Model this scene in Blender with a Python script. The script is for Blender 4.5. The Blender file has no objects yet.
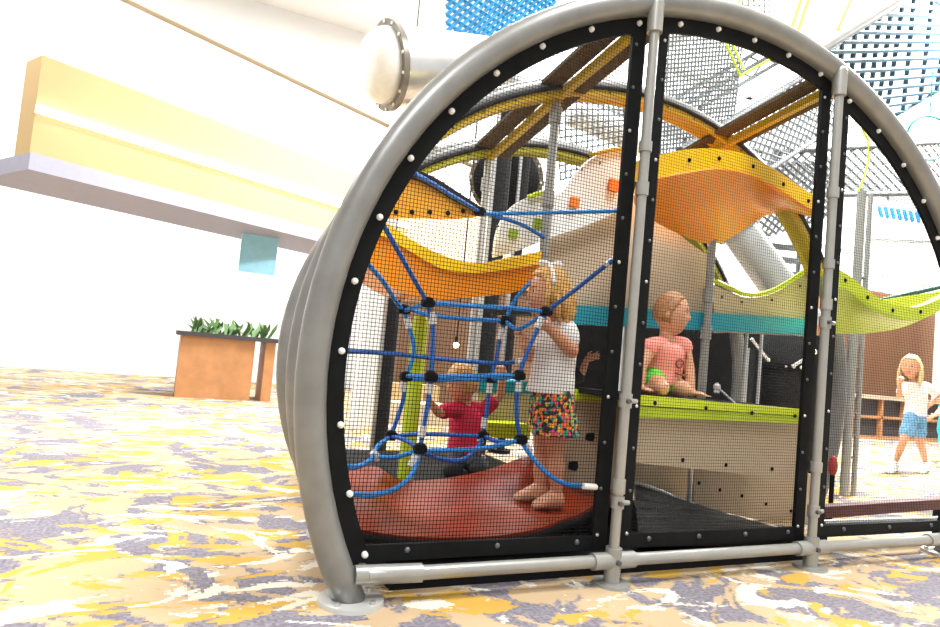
import bpy, bmesh, math, random
from mathutils import Vector as V, Matrix
random.seed(4)
sc = bpy.context.scene
COL = sc.collection
pi = math.pi

# ------------------------------------------------------------------ camera
F_PX = 660.0
CAM = V((-2.33497, -2.15171, 0.86))
YAW, PITCH, ROLL = 0.44032, 0.05703, 0.09241
def cam_axes():
    cy, sy = math.cos(YAW), math.sin(YAW)
    r = V((cy, -sy, 0)); d = V((sy, cy, 0)); u = V((0, 0, 1))
    cp, sp = math.cos(PITCH), math.sin(PITCH)
    d2 = d*cp + u*sp; u2 = u*cp - d*sp
    cr, sr = math.cos(ROLL), math.sin(ROLL)
    return r*cr + u2*sr, u2*cr - r*sr, d2
CR, CU, CD = cam_axes()
FLAT_R = V((math.cos(YAW), -math.sin(YAW), 0)); TOW = V((-math.sin(YAW), -math.cos(YAW), 0))
cd = bpy.data.cameras.new('camera'); co = bpy.data.objects.new('camera', cd); COL.objects.link(co)
cd.sensor_width = 36; cd.lens = F_PX*36/940; cd.clip_start = .05; cd.clip_end = 200
M3 = Matrix((CR, CU, -CD)).transposed()
co.matrix_world = Matrix.Translation(CAM) @ M3.to_4x4()
sc.camera = co
def ray(px, py): return CD + CR*((px-470)/F_PX) - CU*((py-313.5)/F_PX)
def at(px, py, Y):
    v = ray(px, py); return CAM + v*((Y-CAM.y)/v.y)
def atz(px, py, Z):
    v = ray(px, py); return CAM + v*((Z-CAM.z)/v.z)
def atd(px, py, D): return CAM + ray(px, py)*D

# ------------------------------------------------------------------ materials
def mat(name, c, rough=.5, metal=0., var=.06, scale=12., bump=0., emit=0.):
    m = bpy.data.materials.new(name); m.use_nodes = True
    nt = m.node_tree; b = nt.nodes['Principled BSDF']
    b.inputs['Roughness'].default_value = rough; b.inputs['Metallic'].default_value = metal
    tc = nt.nodes.new('ShaderNodeTexCoord'); n = nt.nodes.new('ShaderNodeTexNoise')
    n.inputs['Scale'].default_value = scale; n.inputs['Detail'].default_value = 3
    nt.links.new(tc.outputs['Object'], n.inputs['Vector'])
    r = nt.nodes.new('ShaderNodeValToRGB')
    lo = [max(0, x*(1-var)) for x in c]; hi = [min(1, x*(1+var)) for x in c]
    r.color_ramp.elements[0].position = .3; r.color_ramp.elements[1].position = .7
    r.color_ramp.elements[0].color = (*lo, 1); r.color_ramp.elements[1].color = (*hi, 1)
    nt.links.new(n.outputs['Fac'], r.inputs['Fac']); nt.links.new(r.outputs['Color'], b.inputs['Base Color'])
    if bump:
        bp = nt.nodes.new('ShaderNodeBump'); bp.inputs['Strength'].default_value = bump
        bp.inputs['Distance'].default_value = .01
        nt.links.new(n.outputs['Fac'], bp.inputs['Height']); nt.links.new(bp.outputs['Normal'], b.inputs['Normal'])
    if emit:
        b.inputs['Emission Color'].default_value = (*c, 1); b.inputs['Emission Strength'].default_value = emit
    return m
def stripes_mat(name, c1, c2, scale, rough=.6, axis='X'):
    m = mat(name, c1, rough); nt = m.node_tree; b = nt.nodes['Principled BSDF']
    tc = nt.nodes.new('ShaderNodeTexCoord'); w = nt.nodes.new('ShaderNodeTexWave')
    w.wave_type = 'BANDS'; w.bands_direction = axis; w.inputs['Scale'].default_value = scale
    w.inputs['Distortion'].default_value = .15
    nt.links.new(tc.outputs['Object'], w.inputs['Vector'])
    r = nt.nodes.new('ShaderNodeValToRGB'); r.color_ramp.elements[0].color = (*c1, 1); r.color_ramp.elements[1].color = (*c2, 1)
    nt.links.new(w.outputs['Fac'], r.inputs['Fac']); nt.links.new(r.outputs['Color'], b.inputs['Base Color'])
    return m
M = dict(
    pipe=mat('grey_powdercoat', (.23,.232,.225), .36, .35, .10, 9, .05),
    pole=mat('pale_grey_metal', (.34,.34,.32), .35, .35, .06),
    chrome=mat('chrome', (.75,.77,.8), .18, .9, .03),
    steel=mat('brushed_steel', (.62,.62,.62), .28, .8, .1, 5),
    silver=mat('pale_silver_plastic', (.42,.43,.44), .3, .3, .06, 5),
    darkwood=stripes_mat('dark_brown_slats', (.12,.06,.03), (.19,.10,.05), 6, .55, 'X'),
    brownnet=mat('dark_brown_mesh_strip', (.075,.045,.02), .8, 0, .5, 90), flange=mat('pale_flange_metal', (.58,.58,.55), .35, .3, .05),
    bronze=mat('bronze_grey_metal', (.22,.20,.17), .35, .5, .1),
    black=mat('black_rubber', (.008,.009,.010), .5, 0, .2),
    net=mat('black_net_cord', (.008,.008,.009), .7, 0, .2),
    bolt=mat('white_cap', (.85,.85,.83), .35, 0, .02),
    dkbolt=mat('dark_bolt', (.12,.12,.13), .4, .5, .1),
    rope=mat('blue_rope', (.012,.13,.52), .6, 0, .35, 160, .6),
    rope2=mat('light_blue_rope', (.02,.25,.72), .6, 0, .35, 160, .6),
    sleeve=mat('pale_ferrule', (.72,.72,.70), .4, .2, .05),
    orange=mat('orange_plastic', (1,.30,.002), .32, 0, .10, 5),
    amber=mat('amber_plastic', (1,.58,.005), .32, 0, .05, 6),
    tan=mat('dull_orange_belt', (.80,.36,.02), .45, 0, .12, 8),
    yellow=mat('yellow_plastic', (.50,.34,.012), .38, 0, .06, 6),
    olive=mat('olive_yellow_plastic', (.34,.33,.015), .38, 0, .08, 6),
    lime=mat('lime_plastic', (.52,.68,.015), .35, 0, .08, 5),
    limelip=mat('bright_lime_plastic', (.66,.80,.02), .35, 0, .04, 5),
    teal=mat('teal_vinyl', (.005,.33,.46), .4, 0, .06),
    beige=mat('beige_plastic', (.58,.46,.32), .5, 0, .04, 4),
    white=mat('white_plastic', (.86,.85,.83), .4, 0, .02),
    red=mat('red_brown_rubber', (.23,.024,.004), .36, 0, .22, 6, .08),
    green=mat('green_grip', (.30,.42,.03), .5), grip=mat('orange_grip', (.90,.22,.02), .5),
    dark=mat('dark_padding', (.011,.011,.012), .6, 0, .2),
    ramp=stripes_mat('ribbed_black_rubber', (.004,.004,.005), (.03,.03,.03), 9, .4, 'Y'),
    blacknet=mat('black_mesh_sleeve', (.03,.03,.032), .8, 0, .5, 90),
    bluenet=mat('azure_net_cord', (.003,.21,.46), .6, 0, .3),
    greynet=mat('grey_net_cord', (.12,.13,.135), .7, 0, .2),
    inknet=mat('slate_blue_net_cord', (.012,.05,.08), .6, 0, .25),
    limerope=mat('lime_cord', (.62,.80,.05), .5),
    skin=mat('skin', (.66,.33,.19), .5, 0, .05, 9), lips=mat('lips', (.62,.16,.14), .4),
    eye=mat('eye_dark', (.05,.035,.03), .2), eyew=mat('eye_white', (.85,.83,.8), .25),
    blonde=mat('golden_blonde_hair', (.66,.37,.10), .45, 0, .3, 60, .4),
    paleblonde=mat('pale_blonde_hair', (.72,.54,.26), .45, 0, .25, 60, .4),
    sandy=mat('sandy_hair', (.60,.36,.13), .5, 0, .3, 60, .4),
    reddish=mat('reddish_brown_hair', (.40,.19,.075), .5, 0, .3, 60, .4),
    tee=mat('white_cotton', (.88,.85,.83), .8, 0, .03, 30, .1),
    redtee=mat('crimson_cotton', (.60,.012,.06), .8, 0, .1, 20, .1),
    coral=mat('coral_cotton', (.95,.32,.25), .8, 0, .08, 30, .1),
    greenshort=mat('green_cotton', (.12,.55,.04), .8), denim=mat('denim', (.16,.36,.58), .8, 0, .3, 40),
    navy=mat('dark_trousers', (.02,.022,.03), .8), shoe=mat('beige_shoe', (.46,.34,.24), .6), shoe2=mat('pale_shoe', (.6,.66,.64), .6),
    aqua=mat('aqua_cotton', (.02,.60,.66), .8), brownline=mat('brown_print', (.35,.08,.05), .8),
    wall=mat('white_wall_paint', (.86,.86,.85), .8, 0, .02, 2), cream=mat('cream_paint', (.50,.35,.165), .8, 0, .02, 2),
    beigewall=mat('beige_wall_paint', (.52,.43,.31), .8, 0, .03, 2),
    lilac=mat('lilac_grey_paint', (.34,.34,.43), .8, 0, .03),
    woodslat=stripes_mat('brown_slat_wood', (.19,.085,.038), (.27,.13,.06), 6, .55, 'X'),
    wood=mat('orange_brown_wood', (.50,.24,.10), .5, 0, .12, 7), darkin=mat('recess_shade_and_countertop', (.05,.045,.05), .7),
    lamp=mat('glowing_lamp_glass', (1,.86,.62), .4, emit=9.), panel=mat('glowing_ceiling_panel', (1,.99,.96), .4, emit=3.),
    leaf=mat('plant_leaf', (.10,.2,.06), .6, 0, .4), sky=mat('pale_blue_vinyl', (.34,.68,.84), .5), bluesign=mat('azure_sign_paint', (.004,.10,.42), .5),
    teal_pipe=mat('turquoise_pipe', (.003,.26,.30), .4),
)
def floral():
    m = mat('floral_cotton', (.1,.1,.1), .8); nt = m.node_tree; b = nt.nodes['Principled BSDF']
    tc = nt.nodes.new('ShaderNodeTexCoord'); v = nt.nodes.new('ShaderNodeTexVoronoi'); v.inputs['Scale'].default_value = 62
    nt.links.new(tc.outputs['Object'], v.inputs['Vector'])
    sp = nt.nodes.new('ShaderNodeSeparateColor'); nt.links.new(v.outputs['Color'], sp.inputs['Color'])
    r = nt.nodes.new('ShaderNodeValToRGB'); r.color_ramp.interpolation = 'CONSTANT'
    cols = [(0,(.02,.03,.03)),(.25,(.85,.20,.02)),(.38,(.03,.30,.22)),(.55,(.80,.50,.05)),(.66,(.03,.03,.03)),(.78,(.75,.08,.13)),(.9,(.10,.45,.30))]
    e = r.color_ramp.elements; e[0].position = 0; e[0].color = (*cols[0][1],1); e[1].position = cols[1][0]; e[1].color = (*cols[1][1],1)
    for p, c in cols[2:]: x = e.new(p); x.color = (*c,1)
    nt.links.new(sp.outputs[0], r.inputs['Fac']); nt.links.new(r.outputs['Color'], b.inputs['Base Color'])
    return m
M['floral'] = floral()
def carpet():
    m = mat('patterned_carpet', (.2,.2,.2), .95); nt = m.node_tree; b = nt.nodes['Principled BSDF']; L = nt.links
    tc = nt.nodes.new('ShaderNodeTexCoord')
    # tufts: positions snapped to a fine grid, so that the colour patches have stepped woven edges
    sn = nt.nodes.new('ShaderNodeVectorMath'); sn.operation = 'SNAP'; sn.inputs[1].default_value = (.010,.010,.010)
    L.new(tc.outputs['Object'], sn.inputs[0])
    def field(scale, off, sx, sy, detail=4, dist=1.2, rot=0.):
        mp = nt.nodes.new('ShaderNodeMapping'); mp.inputs['Location'].default_value = off; mp.inputs['Scale'].default_value = (sx, sy, 1)
        mp.inputs['Rotation'].default_value = (0,0,rot)
        L.new(sn.outputs[0], mp.inputs['Vector'])
        n = nt.nodes.new('ShaderNodeTexNoise'); n.inputs['Scale'].default_value = scale; n.inputs['Detail'].default_value = detail
        n.inputs['Roughness'].default_value = .62; n.inputs['Distortion'].default_value = dist
        L.new(mp.outputs[0], n.inputs['Vector']); return n.outputs['Fac']
    def thr(fac, t, w=.008):
        r = nt.nodes.new('ShaderNodeMapRange'); r.inputs['From Min'].default_value = t-w; r.inputs['From Max'].default_value = t+w
        L.new(fac, r.inputs['Value']); return r.outputs['Result']
    def mix(f, a, c):
        x = nt.nodes.new('ShaderNodeMix'); x.data_type = 'RGBA'; L.new(f, x.inputs['Factor'])
        if isinstance(a, tuple): x.inputs[6].default_value = (*a,1)
        else: L.new(a, x.inputs[6])
        x.inputs[7].default_value = (*c,1); return x.outputs[2]
    fine = field(70, (3,1,0), 1, 1, 2, 0)
    c = mix(thr(fine, .5, .12), (.135,.12,.14), (.235,.215,.25))
    c = mix(thr(field(2.1, (7,2,0), 1, 1.25, 5), .495), c, (.47,.34,.20))
    c = mix(thr(field(1.9, (1.3,9,0), 1, 1.3, 5, 1.6), .56), c, (.52,.31,.05))
    c = mix(thr(field(2.3, (4.2,5.5,0), .8, 1.5, 6, 2.2, .4), .575), c, (.66,.61,.50))
    L.new(c, b.inputs['Base Color'])
    bp = nt.nodes.new('ShaderNodeBump'); bp.inputs['Strength'].default_value = .4; bp.inputs['Distance'].default_value = .006
    L.new(fine, bp.inputs['Height']); L.new(bp.outputs['Normal'], b.inputs['Normal'])
    return m
M['carpet'] = carpet()
M['red'].node_tree.nodes['Principled BSDF'].inputs['Specular IOR Level'].default_value = .25
for k_ in ('net','blacknet','dark','black','ramp'): M[k_].node_tree.nodes['Principled BSDF'].inputs['Specular IOR Level'].default_value = .08

# ------------------------------------------------------------------ mesh helpers
def cat(pts, n=8):
    """Catmull-Rom through 2- or 3-tuples."""
    P = [V(p) if len(p) == 3 else V((p[0], p[1], 0)) for p in pts]
    out = []
    for i in range(len(P)-1):
        a = P[i-1] if i else P[i]*2-P[i+1]; b, c = P[i], P[i+1]
        d = P[i+2] if i+2 < len(P) else P[i+1]*2-P[i]
        for k in range(n):
            t = k/n
            out.append(.5*((2*b)+(c-a)*t+(2*a-5*b+4*c-d)*t*t+(3*b-a-3*c+d)*t*t*t))
    out.append(P[-1]); return out
def resamp(P, n):
    L = [0]
    for a, b in zip(P, P[1:]): L.append(L[-1]+(b-a).length)
    out = []; j = 0
    for i in range(n):
        t = L[-1]*i/(n-1)
        while j < len(L)-2 and L[j+1] < t: j += 1
        s = (t-L[j])/max(L[j+1]-L[j], 1e-9); out.append(P[j].lerp(P[j+1], min(s,1)))
    return out
class MB:
    def __init__(s): s.v = []; s.f = []
    def add(s, vs, fs):
        o = len(s.v); s.v += [V(p) for p in vs]; s.f += [tuple(i+o for i in f) for f in fs]; return s
    def tube(s, pts, r, n=10, closed=False, flat=None):
        P = [V(p) for p in pts]; k = len(P)
        R = r if isinstance(r, (list, tuple)) else [r]*k
        T = []
        for i in range(k):
            if closed: t = P[(i+1) % k]-P[i-1]
            else: t = P[min(i+1,k-1)]-P[max(i-1,0)]
            T.append(t.normalized() if t.length > 1e-9 else V((0,0,1)))
        up = V((0,0,1)) if abs(T[0].z) < .9 else V((1,0,0))
        a = T[0].cross(up).normalized(); vs = []; fs = []
        for i in range(k):
            a = (a-T[i]*a.dot(T[i])).normalized(); b = T[i].cross(a)
            for j in range(n):
                q = 2*pi*j/n; vs.append(P[i]+(a*math.cos(q)+b*math.sin(q))*R[i])
        for i in range(k if closed else k-1):
            i2 = (i+1) % k
            for j in range(n): fs.append((i*n+j, i*n+(j+1) % n, i2*n+(j+1) % n, i2*n+j))
        if not closed: fs.append(tuple(range(n-1,-1,-1))); fs.append(tuple((k-1)*n+j for j in range(n)))
        return s.add(vs, fs)
    def cyl(s, p0, p1, r0, r1=None, n=16): return s.tube([p0, p1], [r0, r0 if r1 is None else r1], n)
    def box(s, lo, hi):
        x0,y0,z0 = lo; x1,y1,z1 = hi
        return s.add([(x0,y0,z0),(x1,y0,z0),(x1,y1,z0),(x0,y1,z0),(x0,y0,z1),(x1,y0,z1),(x1,y1,z1),(x0,y1,z1)],
                     [(0,3,2,1),(4,5,6,7),(0,1,5,4),(1,2,6,5),(2,3,7,6),(3,0,4,7)])
    def prism(s, poly, off):
        n = len(poly); off = V(off); P = [V(p) for p in poly]
        return s.add(P+[p+off for p in P], [tuple(range(n)), tuple(range(2*n-1,n-1,-1))]+[(i,i+n,(i+1) % n+n,(i+1) % n) for i in range(n)])
    def band(s, A, B, off):
        """solid strip between two polylines, thickened by off"""
        n = len(A); off = V(off)
        vs = list(A)+list(B)+[p+off for p in A]+[p+off for p in B]; fs = []
        for i in range(n-1):
            fs += [(i,i+1,n+i+1,n+i),(2*n+i+1,2*n+i,3*n+i,3*n+i+1),(i+1,i,2*n+i,2*n+i+1),(n+i,n+i+1,3*n+i+1,3*n+i)]
        fs += [(0,n,3*n,2*n),(n-1,3*n-1,4*n-1,2*n-1)]
        return s.add(vs, fs)
    def sheet(s, rows, th):
        """solid curved sheet through a grid of points"""
        R = len(rows); C = len(rows[0]); N = []
        for i in range(R):
            for j in range(C):
                a = rows[min(i+1,R-1)][j]-rows[max(i-1,0)][j]; b = rows[i][min(j+1,C-1)]-rows[i][max(j-1,0)]
                n = a.cross(b); N.append(n.normalized() if n.length > 1e-12 else V((0,0,1)))
        P = [p for r in rows for p in r]; k = R*C
        vs = [p+n*th/2 for p, n in zip(P, N)]+[p-n*th/2 for p, n in zip(P, N)]; fs = []
        for i in range(R-1):
            for j in range(C-1):
                q = (i*C+j, i*C+j+1, (i+1)*C+j+1, (i+1)*C+j); fs.append(q); fs.append(tuple(k+x for x in reversed(q)))
        rim = [j for j in range(C)]+[i*C+C-1 for i in range(1,R)]+[(R-1)*C+j for j in range(C-2,-1,-1)]+[i*C for i in range(R-2,0,-1)]
        for a, b in zip(rim, rim[1:]+rim[:1]): fs.append((b, a, k+a, k+b))
        return s.add(vs, fs)
    def ball(s, c, r, n=12, m=8, rot=None):
        r = V(r) if hasattr(r, '__len__') else V((r,r,r)); c = V(c); vs = []; fs = []
        for i in range(1, m):
            t = pi*i/m
            for j in range(n):
                q = 2*pi*j/n; p = V((r.x*math.sin(t)*math.cos(q), r.y*math.sin(t)*math.sin(q), r.z*math.cos(t)))
                vs.append(c+(rot @ p if rot else p))
        a = V((0,0,r.z)); vs += [c+(rot @ a if rot else a), c-(rot @ a if rot else a)]; k = (m-1)*n
        for i in range(m-2):
            for j in range(n): fs.append((i*n+j, (i+1)*n+j, (i+1)*n+(j+1) % n, i*n+(j+1) % n))
        for j in range(n): fs += [(k, j, (j+1) % n), (k+1, (m-2)*n+(j+1) % n, (m-2)*n+j)]
        return s.add(vs, fs)
    def limb(s, pts, rr, n=12):
        s.tube(cat(pts, 4), resamp1(rr, 4), n)
        for p, r in zip(pts, rr): s.ball(p, r, n, 8)
        return s
    def loft(s, rings):
        """rings of (centre, side vector, front vector)"""
        n = 20; vs = []; fs = []
        for c, a, b in rings:
            for j in range(n): q = 2*pi*j/n; vs.append(V(c)+V(a)*math.cos(q)+V(b)*math.sin(q))
        for i in range(len(rings)-1):
            for j in range(n): fs.append((i*n+j, i*n+(j+1) % n, (i+1)*n+(j+1) % n, (i+1)*n+j))
        k = (len(rings)-1)*n; fs += [tuple(range(n-1,-1,-1)), tuple(k+j for j in range(n))]
        return s.add(vs, fs)
    def mesh(s, name, origin=V((0,0,0))):
        me = bpy.data.meshes.new(name); me.from_pydata([tuple(p-origin) for p in s.v], [], s.f); me.update()
        bm = bmesh.new(); bm.from_mesh(me); bmesh.ops.recalc_face_normals(bm, faces=bm.faces); bm.to_mesh(me); bm.free()
        return me
def resamp1(rr, n):
    out = []
    for a, b in zip(rr, rr[1:]): out += [a+(b-a)*k/n for k in range(n)]
    return out+[rr[-1]]
ORG = {}
def finish(o, m, smooth):
    if m is not None: o.data.materials.append(m)
    if smooth is not False:
        o.data.shade_smooth() if smooth is True else o.data.set_sharp_from_angle(angle=math.radians(smooth))
def build(mb, name, m, parent=None, smooth=40, origin=None):
    if parent is not None: og = ORG[parent]
    elif origin is not None: og = V(origin)
    else:
        xs = [p.x for p in mb.v]; ys = [p.y for p in mb.v]; zs = [p.z for p in mb.v]
        og = V(((min(xs)+max(xs))/2, (min(ys)+max(ys))/2, min(zs)))
    o = bpy.data.objects.new(name, mb.mesh(name, og)); COL.objects.link(o); ORG[o] = og
    if parent is not None: o.parent = parent
    else: o.location = og
    finish(o, m, smooth); return o
def tag(o, label, category, group=None, kind=None):
    o['label'] = label; o['category'] = category
    if group: o['group'] = group
    if kind: o['kind'] = kind
    return o
def thing(name, loc, label, category, group=None):
    o = bpy.data.objects.new(name, None); COL.objects.link(o); o.empty_display_size = .1; o.location = loc; ORG[o] = V(loc)
    return tag(o, label, category, group)
def struct(mb, name, m, smooth=40, label=None):
    o = build(mb, name, m, None, smooth, (0,0,0)); o['kind'] = 'structure'
    if label: o['label'] = label
    return o

# ------------------------------------------------------------------ hall
struct(MB().box((-14,-8,-.1),(20,11,0)), 'floor', M['carpet'])
struct(MB().box((-14,9.6,0),(20,9.8,6.5)), 'wall_back', M['wall'])
struct(MB().box((-14,-8,6.5),(20,11,6.7)), 'ceiling', M['wall'])
# glowing roof glazing and window band, added to brighten the upper rear hall
GLOWM = mat('added_glow_glass', (.93,.98,1), .3, 0, .01, 2, 0, 1.5)
struct(MB().box((2.2,.9,6.44),(19,9.5,6.48)), 'added_window_1', GLOWM)
mb = MB()
for i in range(7): mb.box((2.2+i*2.75,.9,6.36),(2.32+i*2.75,9.5,6.44))
for i in range(5): mb.box((2.2,.9+i*2.1,6.36),(19,1.0+i*2.1,6.44))
struct(mb, 'trim_5', M['wall'])
struct(MB().box((4.5,9.55,2.7),(19.5,9.59,6.2)), 'added_window_2', GLOWM)
mb = MB()
for i in range(9): mb.box((4.45+i*1.86,9.46,2.65),(4.55+i*1.86,9.55,6.25))
for z in (2.65,4.4,6.15): mb.box((4.45,9.46,z),(19.5,9.55,z+.1))
struct(mb, 'trim_6', M['wall'])
# wide cream soffit crossing the hall on the left
zb = 2.3
a = atz(262,216,zb); b = atz(330,234,zb); d = (b-a).normalized(); nrm = V((-d.y, d.x, 0))
if nrm.y < 0: nrm = -nrm
A = a-d*2.6; B = b+d*1.6
t0 = atz(285,155,zb); hh = .95
def slab(mb, A, B, n0, n1, z0, z1):
    lo = [A+nrm*n0, B+nrm*n0, B+nrm*n1, A+nrm*n1]
    return mb.prism([V((p.x,p.y,z0)) for p in lo], (0,0,z1-z0))
struct(slab(MB(), A, B, 0, .35, zb+.02, zb+hh), 'trim_1', M['cream'])
struct(slab(MB(), A, B, -.02, 1.3, zb-.14, zb+.02), 'trim_2', M['lilac'])
lamp_strip = slab(MB(), A, B, -.05, .0, zb+.40, zb+.47)
o = build(lamp_strip, 'light_strip', M['panel']); tag(o, 'long glowing light strip running along the cream ceiling beam', 'light')
# seam moulding on the white upper wall
s0 = atd(300,83,6.6); s1 = atd(392,127,6.9)
o = struct(MB().tube([s0-(s1-s0)*3, s1+(s1-s0)*1.2], .03, 8), 'trim_3', M['beigewall'])
# ceiling lamps: big luminous panels, added to light the hall
def added_ceiling_lamp(x, y, sx, sy, e, label):
    t = thing('added_ceiling_light', (x,y,6.36), label, 'light', 'added luminous ceiling panels')
    build(MB().box((x-sx/2-.06,y-sy/2-.06,6.40),(x+sx/2+.06,y+sy/2+.06,6.5)), 'frame', M['white'], t)
    build(MB().box((x-sx/2,y-sy/2,6.36),(x+sx/2,y+sy/2,6.40)), 'diffuser', M['panel'], t)
    l = bpy.data.lights.new('added_panel_light','AREA'); l.shape = 'RECTANGLE'; l.size = sx; l.size_y = sy; l.energy = e; l.color = (.94,.975,1)
    lo = bpy.data.objects.new('added_panel_light', l); COL.objects.link(lo); lo.location = (x,y,6.33)
for x, y, e, lb in ((-3.5,-3.5,230,'added luminous ceiling panel behind the photographer'), (.6,-.9,300,'added luminous ceiling panel high above the steel hoop'),
                    (-4.5,5.5,430,'added luminous ceiling panel over the open floor left of the tunnel'), (1.2,4.6,700,'added luminous ceiling panel above the rear of the tunnel'), (7.0,2.5,2000,'added luminous ceiling panel above the walking girl')):
    added_ceiling_lamp(x, y, 1.8, 1.8, e, lb)

# brown timber partition and its cubby cabinet beyond the tunnel, right
pr0 = at(848,437,5.55).x; pr1 = at(932,437,5.55).x
top = at(870,290,5.6).z
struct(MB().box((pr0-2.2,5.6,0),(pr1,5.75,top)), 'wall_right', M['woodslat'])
struct(MB().box((pr1,5.45,0),(pr1+.9,5.75,top+.6)), 'trim_4', M['wall'])
cz = at(870,395,5.2).z; cx0 = pr0-1.6; cx1 = at(905,437,5.1).x+1.3
t = thing('cubby_cabinet', ((cx0+cx1)/2,5.35,0), 'low orange-brown wooden cubby cabinet against the brown slatted wall', 'cabinet')
mb = MB().box((cx0,5.15,0),(cx1,5.58,.05)).box((cx0,5.15,cz*.47),(cx1,5.58,cz*.53)); 
nc = 6
for i in range(nc+1):
    x = cx0+(cx1-cx0)*i/nc; mb.box((x-.03,5.15,.05),(x+.03,5.58,cz-.06))
build(mb, 'frame', M['wood'], t)
build(MB().box((cx0-.03,5.10,cz-.06),(cx1+.03,5.6,cz)), 'top', M['beigewall'], t)
build(MB().box((cx0,5.22,.05),(cx1,5.26,cz-.06)), 'shade_panel', M['darkin'], t)  # dark panel set forward, its colour stands for shade inside the compartments

# left distance, seen between overlay edge and hoop: planter counter
c0 = at(262,398,6.4); 
t = thing('planter_counter', (c0.x,6.6,0), 'brown planter counter with dark leafy plants far left of the tunnel', 'planter')
ct = at(262,342,6.4).z
build(MB().box((c0.x-1.0,6.4,0),(c0.x-.15,6.9,ct)).box((c0.x-.02,6.4,0),(c0.x+.10,6.9,ct)), 'counter_body', M['wood'], t)
build(MB().box((c0.x-1.05,6.35,ct),(c0.x+.16,6.95,ct+.05)), 'countertop', M['darkin'], t)
pm = MB()
for i in range(70):
    x = c0.x-.9+random.random()*.95; y = 6.65+random.uniform(-.12,.12); h = random.uniform(.05,.2)
    a_ = random.uniform(0,2*pi); dx, dy = math.cos(a_)*.05, math.sin(a_)*.05
    pm.band([V((x,y,ct+.05)),V((x+dx,y+dy,ct+.05+h*.6)),V((x+2*dx,y+2*dy,ct+.05+h))],[V((x+.03,y,ct+.05)),V((x+dx+.05,y+dy,ct+.05+h*.6)),V((x+2*dx+.01,y+2*dy,ct+.05+h))],(0,.004,0))
build(pm, 'foliage', M['leaf'], t)
# pale blue hanging board, far left
p0 = at(250,232,7.2); p1 = at(274,276,7.2)
t = MB().box((p0.x-.1,7.15,p1.z),(p1.x,7.2,p0.z))
tag(build(t, 'hanging_board', M['sky']), 'pale blue hanging board below the lilac soffit', 'board')

# brown timber screen and cream bench wall behind the rope net, with two lamps
x0 = at(393,400,5.6).x; x1 = at(545,400,5.6).x
t = thing('timber_screen', ((x0+x1)/2,5.6,0), 'brown timber screen far behind the blue rope net', 'screen')
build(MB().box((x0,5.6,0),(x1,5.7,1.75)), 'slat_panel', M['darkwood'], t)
build(MB().box((x0-.05,5.56,1.75),(x1+.05,5.74,1.83)), 'top_rail', M['wood'], t)
for px, py, lb in ((386,338,'glowing globe lamp left of the lime post'), (456,345,'glowing globe lamp above the boy in crimson')):
    p = at(px,py,4.9)
    t = thing('globe_lamp', p, lb, 'lamp', 'globe lamps before the timber screen')
    build(MB().ball(p,.034,14,10), 'globe', M['lamp'], t)
    build(MB().cyl(p+V((0,0,.03)), p+V((0,0,.10)), .018), 'cap', M['dark'], t)
    build(MB().cyl(p+V((0,0,.10)), (p.x,p.y,6.5), .006, None, 6), 'cord', M['dark'], t)
struct(MB().box((at(400,230,8.6).x,8.6,0),(x1+1.0,8.8,3.6)), 'wall_left', M['beigewall'])
w0 = at(352,455,4.2); w1 = at(374,455,4.2)
tag(build(MB().box((w0.x,4.2,0),(w1.x,4.45,2.2)), 'white_column', M['wall']), 'plain white column seen through the netting beside the left hoop', 'column')
bx0 = at(390,470,4.6).x; bx1 = at(447,470,4.6).x; bz = at(430,388,4.6).z
t = thing('cream_bench', ((bx0+bx1)/2,4.7,0), 'cream upholstered bench behind the lime post', 'bench')
build(MB().box((bx0,4.6,0),(bx1,5.1,bz*.55)), 'seat', M['beigewall'], t)
build(MB().box((bx0,5.02,bz*.55),(bx1,5.2,bz)), 'backrest', M['cream'], t)

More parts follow.
